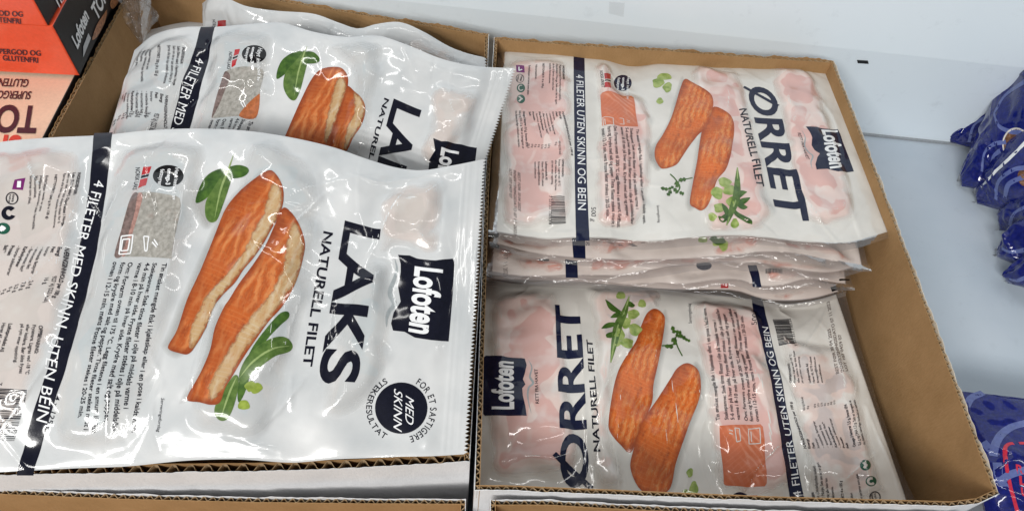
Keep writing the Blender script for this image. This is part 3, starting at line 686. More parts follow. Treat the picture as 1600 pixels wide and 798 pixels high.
# ---- trout bags under it, each showing a strip of its near edge
def under(root, far, near, seed, band=None, bandw=20, extra=None, eyes=(), fil=(), seal=.0055):
    s = Sheet(root, far, near, .0024, .006, seed, 26, .0008, fil, .003, .010, .0016)
    s.film('film3', 'film3'); s.border('clear_seal', 'clear', .006, .007, 0, seal, .001)
    if band: s.patch('printed_band', band, 'navy', smooth=False)
    for e in eyes: s.patch('registration_mark', e, 'black', .0004, False)
    if extra: extra(s)
    return s
def shift(pts, dy, dh, dx=0): return [(x+dx, y+dy, h+dh) for x, y, h in pts]
NB = [(776, 381, -.018), (820, 393, -.018), (870, 400, -.018), (915, 404, -.018), (1000, 406, -.019), (1080, 403, -.018), (1150, 399, -.016), (1190, 394, -.015), (1240, 396, -.016), (1300, 408, -.020), (1347, 414, -.023)]
FB = [(790+(x-776)*.86, 110, -.032) for x, y, h in NB]
r = bagroot('trout_bag', 1060, 300, -.03, 'second trout bag down in the far stack, green leaf tip on its strip', GT)
under(r, FB, NB, 21, [(893, 366), (913, 366), (915, 404), (896, 403)], eyes=[[(763, 364), (779, 365), (779, 370), (763, 370)]],
      extra=lambda s: (s.block('small_print', ['v', 'pper', 'st', 'i i'], (1000, 378), (948, 378), (990, 386), 'ink', 1), blobs(s, 'onion_picture', [(1098, 374, 7, 6), (1120, 378, 8, 7), (1131, 384, 7, 8)], 'lime'), s.strokes('rocket_picture', [[(1112, 370), (1122, 378), (1132, 374)]], 'leafdark', .006),
      s.text('weight_lettering', 'g', (917, 378), (917, 384), (923, 378), 'ink')),
      fil=[([(782, 368), (830, 376), (885, 382), (870, 392), (820, 388), (785, 380)], 'troutstrip'), ([(1150, 376), (1185, 372), (1195, 380), (1160, 396), (1120, 398), (1110, 390)], 'troutstrip'), ([(925, 374), (985, 374), (1010, 380), (985, 388), (950, 398), (925, 396)], 'troutstrip'), ([(1225, 380), (1290, 384), (1330, 404), (1320, 408), (1270, 394), (1230, 386)], 'troutstrip')])
NCc = [(768, 424, -.030), (800, 430, -.031), (840, 432, -.031), (890, 430, -.030), (960, 430, -.030), (1010, 422, -.028), (1060, 414, -.027), (1110, 410, -.027), (1160, 411, -.027), (1210, 415, -.028), (1260, 424, -.031), (1300, 426, -.032), (1335, 418, -.031)]
FC = [(786+(x-768)*.88, 150, -.044) for x, y, h in NCc]
r = bagroot('trout_bag', 1050, 330, -.042, 'third trout bag down in the far stack, date print at its left corner', GT)
under(r, FC, NCc, 22, [(883, 405), (902, 408), (903, 434), (884, 434)], eyes=[[(766, 378), (780, 384), (780, 389), (767, 384)], [(842, 405), (858, 405), (858, 408), (842, 408)]],
      extra=lambda s: s.text('date_print', '07 11 2023', (787, 397), (787, 432), (793, 397), 'dots'),
      fil=[([(775, 390), (800, 396), (796, 412), (776, 408)], 'troutstrip'), ([(925, 408), (990, 406), (1005, 414), (960, 424), (925, 424)], 'troutstrip'), ([(805, 402), (870, 410), (875, 424), (820, 424)], 'troutstrip'), ([(1000, 410), (1140, 404), (1240, 412), (1300, 420), (1230, 420), (1150, 408), (1060, 414)], 'troutstrip')])
ND = [(760, 430, -.043), (840, 434, -.043), (920, 436, -.043), (985, 444, -.043), (1030, 441, -.041), (1070, 444, -.041), (1110, 438, -.039), (1150, 437, -.039), (1190, 447, -.042), (1225, 445, -.041), (1262, 436, -.038), (1295, 441, -.040), (1322, 444, -.042)]
FD = [(784+(x-760)*.90, 190, -.055) for x, y, h in ND]
r = bagroot('trout_bag', 1040, 350, -.055, 'trout bag fourth from the top of the far stack, barcode ends on its strip', GT)
under(r, FD, ND, 23, [(1168, 414), (1182, 414), (1190, 449), (1176, 448)], eyes=[[(1311, 436), (1327, 436), (1328, 438), (1311, 439)]],
      extra=lambda s: (s.barcode([(1196, 420), (1196, 427), (1222, 427), (1222, 420)], 'softink', 5), s.disc('badge', (1100, 415), 12, 7, 'navy')),
      fil=[([(1200, 424), (1250, 428), (1230, 440), (1200, 440)], 'troutstrip')])
NE = [(758, 436, -.055), (900, 440, -.055), (1000, 448, -.055), (1060, 452, -.055), (1110, 452, -.053), (1150, 454, -.052), (1190, 466, -.055), (1230, 470, -.055), (1270, 466, -.054), (1310, 456, -.054)]
FE = [(780+(x-758)*.92, 230, -.067) for x, y, h in NE]
r = bagroot('trout_bag', 1040, 370, -.068, 'lowest trout bag of the far stack, red flag mark on its rim', GT)
under(r, FE, NE, 24, eyes=[[(1297, 449), (1311, 445), (1313, 452), (1300, 456)], [(757, 427), (769, 429), (769, 434), (757, 432)]],
      extra=lambda s: (s.patch('flag_mark', [(1126, 443), (1138, 443), (1138, 450), (1126, 450)], 'red', .0002, False)),
      fil=[([(1210, 462), (1245, 457), (1262, 456), (1240, 466), (1218, 468)], 'troutstrip')])

# ---- trout bag at the near side, turned round
FF = [(757, 434, -.072), (812, 443, -.074), (867, 437, -.071), (938, 439, -.071), (1004, 447, -.074), (1058, 455, -.076), (1113, 460, -.076), (1168, 466, -.077), (1223, 474, -.079), (1267, 470, -.077), (1306, 460, -.074)]
NF = [(740+(x-757)*1.245, 796+6*(x-757)/550, -.062) for x, y, h in FF]
r = bagroot('trout_bag', 1050, 630, -.08, 'near trout bag turned upside down to the others, ending at the front tray edge', GT)
fil = [([(770, 470), (850, 460), (872, 470), (884, 540), (892, 640), (895, 735), (780, 745), (764, 690), (766, 560)], 'troutmeat'),
       ([(925, 458), (1015, 452), (1030, 475), (1000, 520), (960, 580), (950, 680), (975, 755), (930, 755), (922, 640), (926, 540)], 'troutgrey'),
       ([(1082, 482), (1160, 480), (1184, 500), (1200, 580), (1222, 680), (1232, 762), (1130, 768), (1104, 690), (1092, 580)], 'troutmeat'),
       ([(1212, 520), (1235, 540), (1300, 545), (1325, 580), (1350, 660), (1372, 740), (1380, 775), (1275, 780), (1248, 700), (1230, 620)], 'troutgrey')]
S = Sheet(r, FF, NF, .0011, .009, 5, 26, .0006, fil, .004, .008, .0008, 1.75,
          [[(1083, 566), (1080, 600), (1098, 650), (1090, 684), (1094, 724), (1110, 772)], [(1041, 588), (1050, 640), (1056, 672)], [(1035, 626), (1037, 680), (1049, 764)], [(1051, 640), (1061, 690), (1074, 742), (1068, 768)],
           [(949, 676), (962, 720), (965, 776)], [(1172, 590), (1190, 640), (1197, 710)], [(1236, 630), (1250, 700), (1264, 780)], [(1350, 636), (1385, 716), (1412, 786)], [(1218, 470), (1216, 486), (1236, 500)], [(900, 480), (908, 560), (912, 660), (926, 760)], [(1102, 470), (1096, 500), (1110, 540)]])
S.film('film2', 'film2'); S.border('clear_seal', 'clear', 0, .010, .002, 0, .002)
bd = S.patch('printed_band', [(1173, 462), (1188, 524), (1203, 587), (1220, 685), (1237, 796), (1260, 796), (1238, 685), (1220, 587), (1204, 524), (1189, 462)], 'navy', smooth=False)
S.text('band_lettering', '4 FILETER UTEN SKINN OG BEIN', (1252, 776), (1200, 511), (1240, 778), 'white', .0, .0003, bd)
S.text('weight_lettering', '500 g', (1182, 507), (1180, 486), (1174, 508), 'ink')
tl = S.text('title_lettering', 'ORRET', (919, 761), (904, 476), (877, 762), 'navy', .026)
S.strokes('title_slash', [[(866, 708), (895, 736), (925, 763)]], 'navy', .0036, .0002, tl, False)
S.text('subtitle_lettering', 'NATURELL FILET', (938, 705), (925, 531), (928, 705), 'ink', .022)
lp = S.patch('brand_panel', [(756, 558), (759, 555), (790, 557), (815, 559), (820, 560), (823, 570), (820, 583), (817, 592), (821, 600), (816, 606), (817, 618), (821, 634), (823, 649), (790, 649), (758, 649), (755, 646)], 'navy', smooth=False)
S.text('brand_lettering', 'Lofoten', (802, 639), (801, 565), (770, 639), 'white', .034, .0003, lp)
S.strokes('wave_stripe', [[(826, 562), (831, 574), (828, 588), (833, 598), (826, 606), (825, 622), (830, 645)]], 'wavegrey', .0018, taper=True)
S.text('slogan_lettering', 'RETT FRA HAVET', (842, 630), (840, 576), (837, 630), 'ink', .01)
S.disc('badge', (1156, 778), 13, 10, 'navy'); S.patch('flag_mark', [(1172, 773), (1183, 773), (1184, 780), (1173, 780)], 'red', smooth=False)
pn = S.patch('raw_fillet_panel', [(1124, 665), (1150, 663), (1188, 662), (1192, 666), (1195, 710), (1198, 754), (1195, 759), (1165, 760), (1134, 758), (1131, 755), (1127, 710)], 'rawtrout', smooth=False, axis=((1130, 670), (1190, 750)))
S.strokes('cooking_icon', [[(1139, 671), (1145, 673)], [(1139, 676), (1145, 678)], [(1148, 668), (1151, 690)], [(1151, 690), (1157, 688)], [(1157, 688), (1155, 669)], [(1155, 669), (1148, 668)], [(1169, 670), (1187, 668)], [(1187, 668), (1188, 692)], [(1188, 692), (1170, 693)], [(1170, 693), (1169, 670)], [(1173, 674), (1174, 690)]], 'dimwhite', .0007, .0003, pn)
S.block('small_print', INS, (1125, 656), (1186, 658), (1103, 481), 'ink', 0, OFF)
S.text('small_print', 'Serveringsforslag', (1081, 505), (1079, 474), (1076, 505), 'ink')
S.barcode([(1207, 499), (1232, 498), (1242, 537), (1217, 540)], 'ink', 4); S.text('small_print', '7 031351 730534', (1246, 540), (1236, 497), (1242, 541), 'ink')
S.block('small_print', ['*OPPBEVARING:', 'Fryses. Lagres ved -18 °C', 'eller kaldere. Bør ikke fryses', 'på nytt etter opptining.'], (1237, 598), (1255, 598), (1241, 548), 'softink', 2)
S.block('small_print', ['*Lofotprodukt AS', 'Havet 45, 8370 Leknes', 'firmapost@lofoten.no', 'www.lofoten.no'], (1267, 598), (1286, 598), (1267, 557), 'softink', 1)
S.block('date_print', ['BEST FØR 30 04 2025', 'INNFRYSNINGSDATO 07 11 2023', 'LOT 107 0459 07'], (1311, 583), (1325, 579), (1296, 470), 'dots', 1, k=.62)
S.block('small_print', NUT, (1260, 700), (1326, 700), (1273, 657), 'softink', 4)
S.block('small_print', ['655 kJ (156 kcal)', '10 g', '', '2,0 g', '3,3 g', '3,2 g', '0 g', '0 g', '18 g', '0,1 g'], (1258, 640), (1305, 631), (1254, 620), 'softink', 0)
S.block('small_print', ['*Omega-3 fettsyrer 3,5 g, hvorav EPA', '0,6 g og DHA 1,2 g. Salt er beregnet ut', 'fra fiskens naturlige innhold av natrium.'], (1337, 697), (1352, 694), (1329, 625), 'softink', 1)
S.block('small_print', ING, (1278, 798), (1352, 796), (1279, 722), 'softink', 2)
S.disc('recycling_mark', (1352, 726), 8.5, 8.5, 'darkgreen'); S.strokes('recycling_sign', [[(1349, 722), (1354, 728)], [(1354, 724), (1350, 731)]], 'dimwhite', .0018, .0003)
S.disc('recycling_mark', (1361, 751), 8.5, 8.0, 'darkgreen'); S.ring('recycling_sign', (1361, 751), 4.8, 4.5, 'dimwhite', .0016, .0003, None, .6, 5.2)
S.ring('recycling_ring', (1367, 776), 8, 8.5, 'softink', .0008); S.block('small_print', ['EMB', 'NRK'], (1365, 781), (1370, 780), (1363, 771), 'softink', 0)
S.patch('picture_shadow', [(1082, 566), (1100, 578), (1104, 604), (1102, 630), (1086, 668), (1066, 724), (1056, 764), (1040, 764), (1070, 640)], 'softgrey', .0001)
S.patch('picture_shadow', [(1036, 484), (1046, 500), (1044, 534), (1036, 574), (1032, 604), (1024, 634), (1004, 660), (1010, 560)], 'softgrey', .0001)
trout_pic(S, [(1074, 567), (1090, 577), (1095, 599), (1092, 624), (1078, 659), (1070, 682), (1056, 723), (1048, 760), (1034, 770), (1009, 769), (995, 757), (985, 731), (988, 708), (1000, 668), (1012, 645), (1029, 620), (1047, 592), (1058, 575)],
          [(1023, 482), (1035, 489), (1039, 501), (1035, 531), (1028, 569), (1021, 600), (1018, 631), (1000, 670), (986, 706), (969, 694), (953, 674), (951, 655), (957, 613), (966, 579), (981, 552), (994, 532), (1002, 508), (1011, 489)],
          ((1078, 572), (1010, 765)), ((1026, 488), (965, 680)))
blobs(S, 'onion_picture', [(970, 461, 7, 7), (989, 491, 9, 8), (978, 505, 8, 8), (968, 522, 8, 9), (992, 515, 10, 9), (980, 536, 10, 8), (1003, 474, 6, 7), (964, 536, 6, 6), (1078, 738, 5, 7), (1084, 762, 7, 10), (1072, 770, 6, 6)], 'lime')
rocket(S, [(983, 463), (976, 487), (966, 508), (960, 535), (954, 566)], [[(972, 488), (958, 482), (946, 468)], [(966, 505), (952, 508), (940, 513)], [(962, 518), (952, 524), (948, 527)], [(980, 470), (986, 476), (992, 477)], [(974, 496), (966, 492), (954, 496)]])
parsley(S, [[(1066, 556), (1058, 540), (1055, 526)], [(1034, 540), (1046, 539), (1058, 537)]],
        [(1052, 515, 6, 4, 1.2), (1060, 519, 5, 4, .2), (1066, 526, 6, 4, .5), (1074, 531, 5, 3, .4), (1053, 532, 5, 5, .8), (1045, 541, 7, 4, .1), (1059, 524, 4, 4, .3)])

# ------------------------------------------------------------------ salmon bags
def salmon_bag(S, mp, k=1.0):
    """mp turns the photo pixels of the near bag's print into the pixels of this bag's print"""
    pass
# bags lying deepest in the left tray
r = bagroot('salmon_bag', 400, 380, -.05, 'salmon bag lying deepest, its white side showing beside the brown left wall', GL)
f_ = [(214, 52, -.050), (300, 34, -.046), (420, 40, -.046), (560, 62, -.048), (700, 84, -.05), (748, 96, -.05)]
n_ = [(60, 640, -.050), (190, 640, -.046), (330, 640, -.046), (490, 640, -.048), (650, 640, -.05), (716, 640, -.05)]
S = Sheet(r, f_, n_, .0028, .012, 31, 30, .0009, (), 0, .014, .002); S.film('film', 'film')
# bag standing up at the back
r = bagroot('salmon_bag', 540, 60, .01, 'salmon bag farthest back, leaning on the rear wall of the left tray', GL)
f_ = [(316, 6, .020), (330, -4, .034), (352, -3, .040), (385, 10, .040), (430, 17, .036), (490, 22, .032), (530, 36, .026), (560, 45, .024), (588, 38, .030), (625, 35, .030), (662, 50, .024), (700, 72, .014), (728, 83, .008), (757, 90, .004)]
n_ = [(318, 70, -.008)]+[(x+6, y+72, -.006) for x, y, h in f_[1:]]
S = Sheet(r, f_, n_, .0016, .010, 33, 40, .0008, [([(648, 62), (690, 76), (712, 92), (700, 112), (660, 100), (640, 80)], 'laksmeat')], .004, .010, .0012)
S.film('film', 'film'); S.serrated('film')
S.patch('flag_mark', [(340, 33), (353, 32), (353, 45), (339, 46)], 'red', smooth=False); S.text('origin_lettering', 'NORSK LAKS', (332, 31), (333, 58), (336, 31), 'ink', .01)
S.disc('badge', (376, 50), 16, 9, 'black')
# bag in the middle
r = bagroot('salmon_bag', 500, 170, .02, 'middle salmon bag, half hidden behind the big near salmon bag', GL)
f_ = [(210, 79, .030), (240, 55, .038), (285, 43, .046), (340, 42, .050), (400, 37, .056), (440, 36, .060), (490, 50, .062), (540, 58, .062), (590, 56, .066), (635, 70, .066), (690, 92, .062), (740, 103, .060), (803, 107, .056)]
n_ = []
for x, y, h in f_: n_.append((x-92+8*(x-210)/590, y+300-40*(x-210)/590, -.012+.006*(x-210)/590))
fil = [([(232, 75), (300, 60), (318, 110), (280, 200), (200, 260), (178, 200), (205, 120)], 'lakscold'),
       ([(345, 62), (420, 56), (432, 90), (425, 180), (380, 250), (310, 250), (330, 150)], 'lakscold'),
       ([(520, 75), (592, 70), (600, 100), (592, 160), (575, 250), (520, 250), (560, 160), (548, 110)], 'lakscold'),
       ([(680, 145), (735, 142), (745, 160), (725, 210), (690, 260), (660, 250), (672, 190)], 'laksmeat')]
S = Sheet(r, f_, n_, .0012, .012, 35, 20, .0007, fil, .0048, .013, .0011, 1.4, seal=.013)
S.film('film', 'film'); S.serrated('film')
bd = S.patch('printed_band', [(314, 43), (306, 72), (292, 110), (280, 150), (265, 206), (230, 320), (258, 320), (295, 206), (310, 155), (321, 110), (329, 72), (336, 42)], 'ink', smooth=False)
S.text('band_lettering', '4 FILETER MED SKINN, UTEN BEIN', (307, 90), (234, 350), (320, 94), 'white', .0, .0003, bd)
S.disc('badge', (397, 85), 19, 14, 'black'); S.block('badge_lettering', ['Høyt innhold av', '*omega-3', 'fettsyrer'], (404, 75), (386, 75), (392, 99), 'white', 1, lift=.0003)
S.patch('flag_mark', [(367, 78), (375, 77), (373, 85), (365, 88)], 'red', smooth=False); S.patch('flag_mark', [(364, 90), (372, 87), (371, 90), (364, 93)], 'ink', smooth=False); S.patch('flag_mark', [(363, 95), (371, 92), (368, 102), (362, 106)], 'red', smooth=False)
S.text('origin_lettering', 'NORSK LAKS', (358, 81), (355, 108), (363, 82), 'ink', .01)
pn = S.patch('raw_fillet_panel', [(352, 112), (360, 108), (373, 105), (404, 107), (410, 109), (412, 113), (406, 150), (400, 185), (366, 182), (331, 185), (340, 148)], 'rawskin', smooth=False)
S.patch('raw_flesh', [(352, 112), (360, 120), (352, 140), (342, 165), (331, 184), (337, 156), (345, 130)], 'rawbrown', .0002, True, pn); S.patch('raw_flesh', [(401, 150), (406, 150), (400, 184), (374, 182), (384, 166)], 'raworange', .0002, True, pn)
S.strokes('cooking_icon', [[(376, 160), (381, 168)], [(380, 158), (384, 167)]], 'white', .0008, .0003, pn)
INL = ['Tin ønsket mengde fisk i kjøleskap eller i en pose i kaldt vann.', 'Stekepanne: Stek tinte fileter i olje på middels varme i', '4-6 min på hver side. Fryste fileter stekes i olje på middels/lav', 'varme i 8-10 min på hver side. Krydre med salt og pepper.', 'Ovn: Forvarm ovnen til 175 °C. Legg filetene i en smurt ildfast', 'form og krydre med salt og pepper. Tinte fileter stekes midt i', 'ovnen i 12-15 min, mens frosne fileter stekes i 20-25 min.']
S.block('small_print', INL, (390, 189), (330, 188), (345, 330), 'ink', 0, OFF)
INGL = ['*INGREDIENSER:', '*Laks (Salmo salar). Oppdrettet i Norge.', 'Selv om det er tatt ekstra tiltak for å', 'fjerne alle bein kan enkelte forekomme.', '', '*NETTOVEKT: 500 g (4 x 125 g)', '', 'Emballasjen består av ytre', 'plastpose. Vakuumert uten hermetikk.', 'Vakuumpakket.', 'Sorteres som plast.']
NUTL = ['*NÆRINGSINNHOLD per 100 g:', '*Energi', '*Fett', 'hvorav', '- mettede fettsyrer', '- enumettet fett', '- flerumettet fett*', '*Karbohydrater', '- hvorav sukkerarter', '*Protein', '*Salt**']
S.block('small_print', INGL, (285, 74), (219, 82), (255, 131), 'softink', 3)
S.block('small_print', NUTL, (259, 149), (192, 150), (226, 185), 'softink', 4)
S.block('small_print', ['927 kJ (223 kcal)', '16 g', '2,4 g', '7,8 g', '5,2 g', '0 g', '0 g'], (242, 177), (178, 190), (232, 208), 'softink', 0)
S.patch('leaf_picture', [(433, 124), (433, 112), (439, 97), (448, 88), (460, 82), (472, 81), (471, 92), (459, 106), (446, 116)], 'leafdark', .00016); S.patch('leaf_picture', [(477, 82), (490, 82), (499, 91), (497, 98), (483, 100), (473, 96)], 'leafdark', .00017)
lf = S.patch('leaf_picture', [(475, 80), (481, 92), (477, 112), (469, 142), (461, 157), (451, 153), (443, 136), (446, 115), (460, 98), (470, 86)], 'leaf', .00022); S.strokes('leaf_vein', [[(480, 73), (474, 88), (466, 115), (460, 150)]], 'vein', .0012, .0003, lf, taper=True)
f2 = S.patch('fillet_picture', [(541, 135), (555, 144), (566, 155), (571, 172), (565, 195), (552, 215), (540, 238), (512, 262), (515, 215), (532, 165)], 'salmon', .00016, axis=((560, 150), (515, 255)))
S.patch('pale_side', [(552, 143), (566, 155), (571, 172), (565, 195), (552, 215), (538, 238), (540, 205), (553, 175)], 'salmonskin', .0002, True, f2, ((560, 150), (530, 230)))
f1 = S.patch('fillet_picture', [(501, 109), (519, 105), (534, 107), (543, 119), (543, 137), (533, 167), (519, 208), (505, 255), (425, 270), (438, 232), (452, 198), (471, 155), (487, 124)], 'salmon', .00024, axis=((515, 110), (440, 260)))
S.patch('pale_side', [(524, 128), (536, 122), (542, 135), (532, 168), (517, 210), (508, 228), (506, 205), (513, 172)], 'salmonskin', .00028, True, f1, ((530, 125), (510, 225)))
S.text('title_lettering', 'LAKS', (617, 155), (577, 330), (657, 172), 'ink', .028)
S.text('subtitle_lettering', 'NATURELL FILET', (601, 153), (562, 318), (608, 156), 'ink', .022)
lp = S.patch('brand_panel', [(677, 216), (690, 221), (700, 221), (722, 226), (745, 231), (741, 265), (737, 310), (700, 310), (664, 306), (668, 280), (671, 249), (680, 235)], 'ink', smooth=False)
S.text('brand_lettering', 'Lofoten', (691, 230), (676, 310), (716, 237), 'white', .034, .0003, lp)

# the large bag on top, its near edge lying on the tray rim
r = bagroot('salmon_bag', 380, 450, .04, 'large white salmon bag on top of the left tray, its whole fish picture showing', GL)
def nx(x, y, yb): k = (yb+3333)/(y+3333); return 988+(x-988)*k
f_ = [(-70, 236, .050), (0, 222, .056), (80, 215, .062), (162, 211, .066), (230, 204, .069), (300, 201, .072), (380, 204, .075), (450, 214, .076), (520, 230, .074), (575, 249, .070), (620, 262, .066), (660, 266, .065), (710, 258, .068), (755, 249, .068)]
yb_ = [750, 744, 740, 735, 731, 728, 719, 717, 722, 717, 715, 713, 712, 709]
hb_ = [.012, .010, .008, .007, .006, .007, .012, .013, .009, .009, .008, .008, .008, .009]
n_ = [(nx(x, y, b), b, h) for (x, y, _), b, h in zip(f_, yb_, hb_)]
fil = [([(-20, 262), (50, 236), (118, 240), (136, 290), (128, 400), (108, 500), (60, 620), (-10, 690), (-60, 600), (-50, 400)], 'laksmeat'),
       ([(196, 236), (300, 228), (330, 250), (318, 340), (290, 470), (250, 600), (200, 690), (110, 700), (84, 640), (130, 500), (172, 330)], 'lakscold'),
       ([(400, 232), (470, 246), (496, 290), (498, 380), (478, 500), (440, 620), (400, 680), (320, 670), (310, 600), (360, 420), (380, 300)], 'lakscold'),
       ([(604, 302), (640, 293), (684, 284), (694, 296), (690, 340), (684, 392), (660, 398), (634, 392), (606, 400), (592, 396), (590, 350)], 'laksmeat'),
       ([(560, 430), (604, 420), (612, 470), (612, 540), (590, 610), (540, 650), (505, 640), (520, 560)], 'lakscold')]
S = Sheet(r, f_, n_, .0010, .010, 42, 24, .0006, fil, .0048, .013, .0011, 1.5,
          [[(298, 300), (296, 340), (285, 400), (275, 450)], [(36, 236), (58, 262), (75, 296), (110, 330)], [(474, 470), (456, 520), (448, 545), (424, 584)], [(457, 420), (441, 470), (430, 520), (425, 560), (410, 592)],
           [(352, 455), (330, 520), (312, 580), (300, 622)], [(206, 560), (190, 600), (180, 650), (168, 705)], [(97, 556), (60, 610), (20, 660), (-10, 692)], [(250, 556), (264, 600), (247, 640), (252, 705)],
           [(522, 480), (516, 540), (502, 600)], [(552, 276), (600, 288), (684, 272)], [(345, 680), (380, 688), (440, 703)], [(486, 586), (440, 640), (415, 664)], [(128, 300), (160, 338), (176, 352), (202, 296)], [(640, 292), (612, 330), (588, 380), (560, 450)]], seal=.013)
S.film('film', 'film'); S.serrated('film')
print('near salmon bag', S.L, S.H)
bd = S.patch('printed_band', [(147, 208), (140, 290), (124, 390), (104, 480), (76, 570), (50, 650), (26, 742), (52, 742), (76, 655), (103, 575), (130, 480), (152, 390), (167, 290), (176, 207)], 'ink', smooth=False)
S.text('band_lettering', '4 FILETER MED SKINN, UTEN BEIN', (149, 281), (57, 656), (164, 284), 'white', .0, .0003, bd)
S.text('weight_lettering', '4 x 125 g', (87, 617), (71, 671), (94, 619), 'ink', .006)
S.text('title_lettering', 'LAKS', (541, 345), (499, 598), (593, 358), 'ink', .028)
S.text('subtitle_lettering', 'NATURELL FILET', (506, 361), (473, 572), (520, 364), 'ink', .022)
lp = S.patch('brand_panel', [(622, 398), (640, 399), (652, 404), (680, 407), (707, 404), (710, 409), (708, 450), (704, 500), (701, 533), (674, 531), (648, 527), (632, 518), (614, 516), (611, 505), (615, 488), (626, 471), (622, 448), (626, 425), (626, 412)], 'ink', smooth=False)
S.text('brand_lettering', 'Lofoten', (650, 416), (640, 518), (690, 421), 'white', .034, .0003, lp)
S.strokes('wave_stripe', [[(617, 405), (620, 420), (616, 436), (610, 452), (610, 462), (616, 475), (608, 486), (604, 498), (604, 510)]], 'wavegrey', .0032, taper=True)
bg = S.disc('badge', (627, 637), 41, 40, 'ink', n=44)
S.block('badge_lettering', ['MED', 'SKINN'], (634, 617), (616, 606), (615, 667), 'white', 1, lift=.0003, parent=bg, k=.70, bold=.0)
def arc_text(S, name, txt, c, rx, ry, a0, a1, size, mat):
    n = len(txt)
    UV, F = [], []; ws = [np.ptp(text_mesh(ch, .01)[0][:, 0])+.12 if ch != ' ' else .32 for ch in txt]; tot = sum(ws); acc = 0
    for ch, w_ in zip(txt, ws):
        if ch != ' ':
            t = a0+(a1-a0)*(acc/tot); t2 = a0+(a1-a0)*((acc+w_-.12)/tot)
            pa = (c[0]+rx*math.cos(t), c[1]+ry*math.sin(t)); pb = (c[0]+rx*math.cos(t2), c[1]+ry*math.sin(t2)); tm = (t+t2)/2
            pc = (pa[0]+size*math.cos(tm), pa[1]+size*math.sin(tm))
            a, b, e = S.inv(pa), S.inv(pb), S.inv(pc); V, f = text_mesh(ch, .01)
            ex = (b-a)/np.ptp(V[:, 0]); ey = (e-a)/CAPH; uv, f = S._tuv(ch, .01, a, ex, ey); o = len(UV); UV += list(uv); F += [tuple(i+o for i in q) for q in f]
        acc += w_
    return S._drape(name, UV, F, mat, .0002, None)
arc_text(S, 'badge_ring_lettering', 'FOR ET SAFTIGERE', (627, 638), 45, 45, -1.05, 1.32, 10, 'ink')
def arc_in(S, name, txt, c, rx, ry, a0, a1, size, mat):
    return arc_text(S, name, txt, c, rx, ry, a0, a1, -size, mat)
arc_in(S, 'badge_ring_lettering', 'STEKERESULTAT', (627, 638), 55, 54, -2.05, -4.25, 9, 'ink')
S.disc('badge', (263, 275), 24, 17, 'black'); S.block('badge_lettering', ['Høyt innhold av', '*omega-3', 'fettsyrer'], (274, 263), (251, 265), (259, 289), 'white', 1, lift=.0003)
S.patch('flag_mark', [(224, 261), (237, 260), (233, 271), (221, 274)], 'red', smooth=False); S.patch('flag_mark', [(221, 275), (233, 272), (232, 276), (220, 279)], 'ink', smooth=False); S.patch('flag_mark', [(219, 281), (231, 278), (228, 290), (216, 294)], 'red', smooth=False)
S.text('origin_lettering', 'NORSK LAKS', (212, 262), (207, 297), (219, 262), 'ink', .01)
pn = S.patch('raw_fillet_panel', [(203, 312), (207, 305), (215, 301), (245, 301), (275, 306), (281, 310), (282, 318), (275, 360), (267, 404), (222, 401), (178, 400), (190, 358)], 'rawskin', smooth=False)
S.patch('raw_flesh', [(205, 308), (216, 303), (212, 330), (202, 362), (192, 398), (179, 399), (190, 358)], 'rawbrown', .0002, True, pn); S.patch('raw_flesh', [(216, 303), (223, 306), (216, 335), (207, 365), (198, 396), (191, 398), (202, 362), (211, 330)], 'rawflesh', .00021, True, pn)
S.strokes('cooking_icon', [[(190, 369), (208, 367)], [(208, 367), (204, 396)], [(204, 396), (186, 397)], [(186, 397), (190, 369)], [(192, 374), (203, 373)], [(203, 373), (200, 391)], [(200, 391), (189, 392)], [(189, 392), (192, 374)], [(225, 369), (233, 370)], [(233, 370), (230, 392)], [(230, 392), (227, 392)], [(225, 369), (227, 392)], [(238, 378), (245, 386)], [(241, 374), (247, 383)]], 'white', .0008, .0003, pn)
S.block('small_print', INL, (254, 411), (177, 409), (206, 675), 'ink', 0, OFF)
S.text('small_print', 'Serveringsforslag', (252, 621), (245, 674), (257, 622), 'ink')
S.block('small_print', INGL, (122, 270), (47, 275), (83, 357), 'softink', 3)
S.block('small_print', NUTL, (102, 387), (8, 383), (48, 428), 'softink', 4)
S.block('small_print', ['927 kJ (223 kcal)', '16 g', '', '2,4 g', '7,8 g', '5,2 g', '0 g', '0 g', '22 g', '0,1 g'], (82, 432), (-14, 460), (68, 473), 'softink', 0)
S.block('small_print', ['*OPPBEVARING:', 'Frysevare. Lagres ved -18 °C', 'eller kaldere. Bør ikke fryses', 'på nytt etter opptining.'], (61, 508), (33, 506), (30, 583), 'softink', 2)
S.block('small_print', ['*Lofotprodukt AS', 'Havet 45, 8370 Leknes', 'firmapost@lofoten.no'], (14, 505), (-6, 504), (-14, 565), 'softink', 1)
S.barcode([(-6, 606), (42, 609), (22, 689), (-32, 690)], 'ink', 9); S.text('small_print', '7', (-2, 597), (-3, 602), (4, 597), 'ink')
S.patch('recycling_mark', [(23, 281), (40, 278), (36, 297), (19, 296)], 'purple', smooth=False); S.strokes('recycling_sign', [[(27, 288), (33, 288)]], 'white', .004, .0003)
S.ring('recycling_ring', (19, 310), 9, 9, 'softink', .0008); S.block('small_print', ['EMB', 'NRK'], (20, 304), (15, 304), (18, 316), 'softink', 0)
S.ring('recycling_sign', (14, 333), 8, 8, 'ink', .0026, .0003, None, .5, 5.6); S.disc('recycling_mark', (5, 357), 11, 9, 'darkgreen'); S.strokes('recycling_sign', [[(1, 354), (8, 359)], [(7, 354), (1, 361)]], 'white', .0022, .0003)
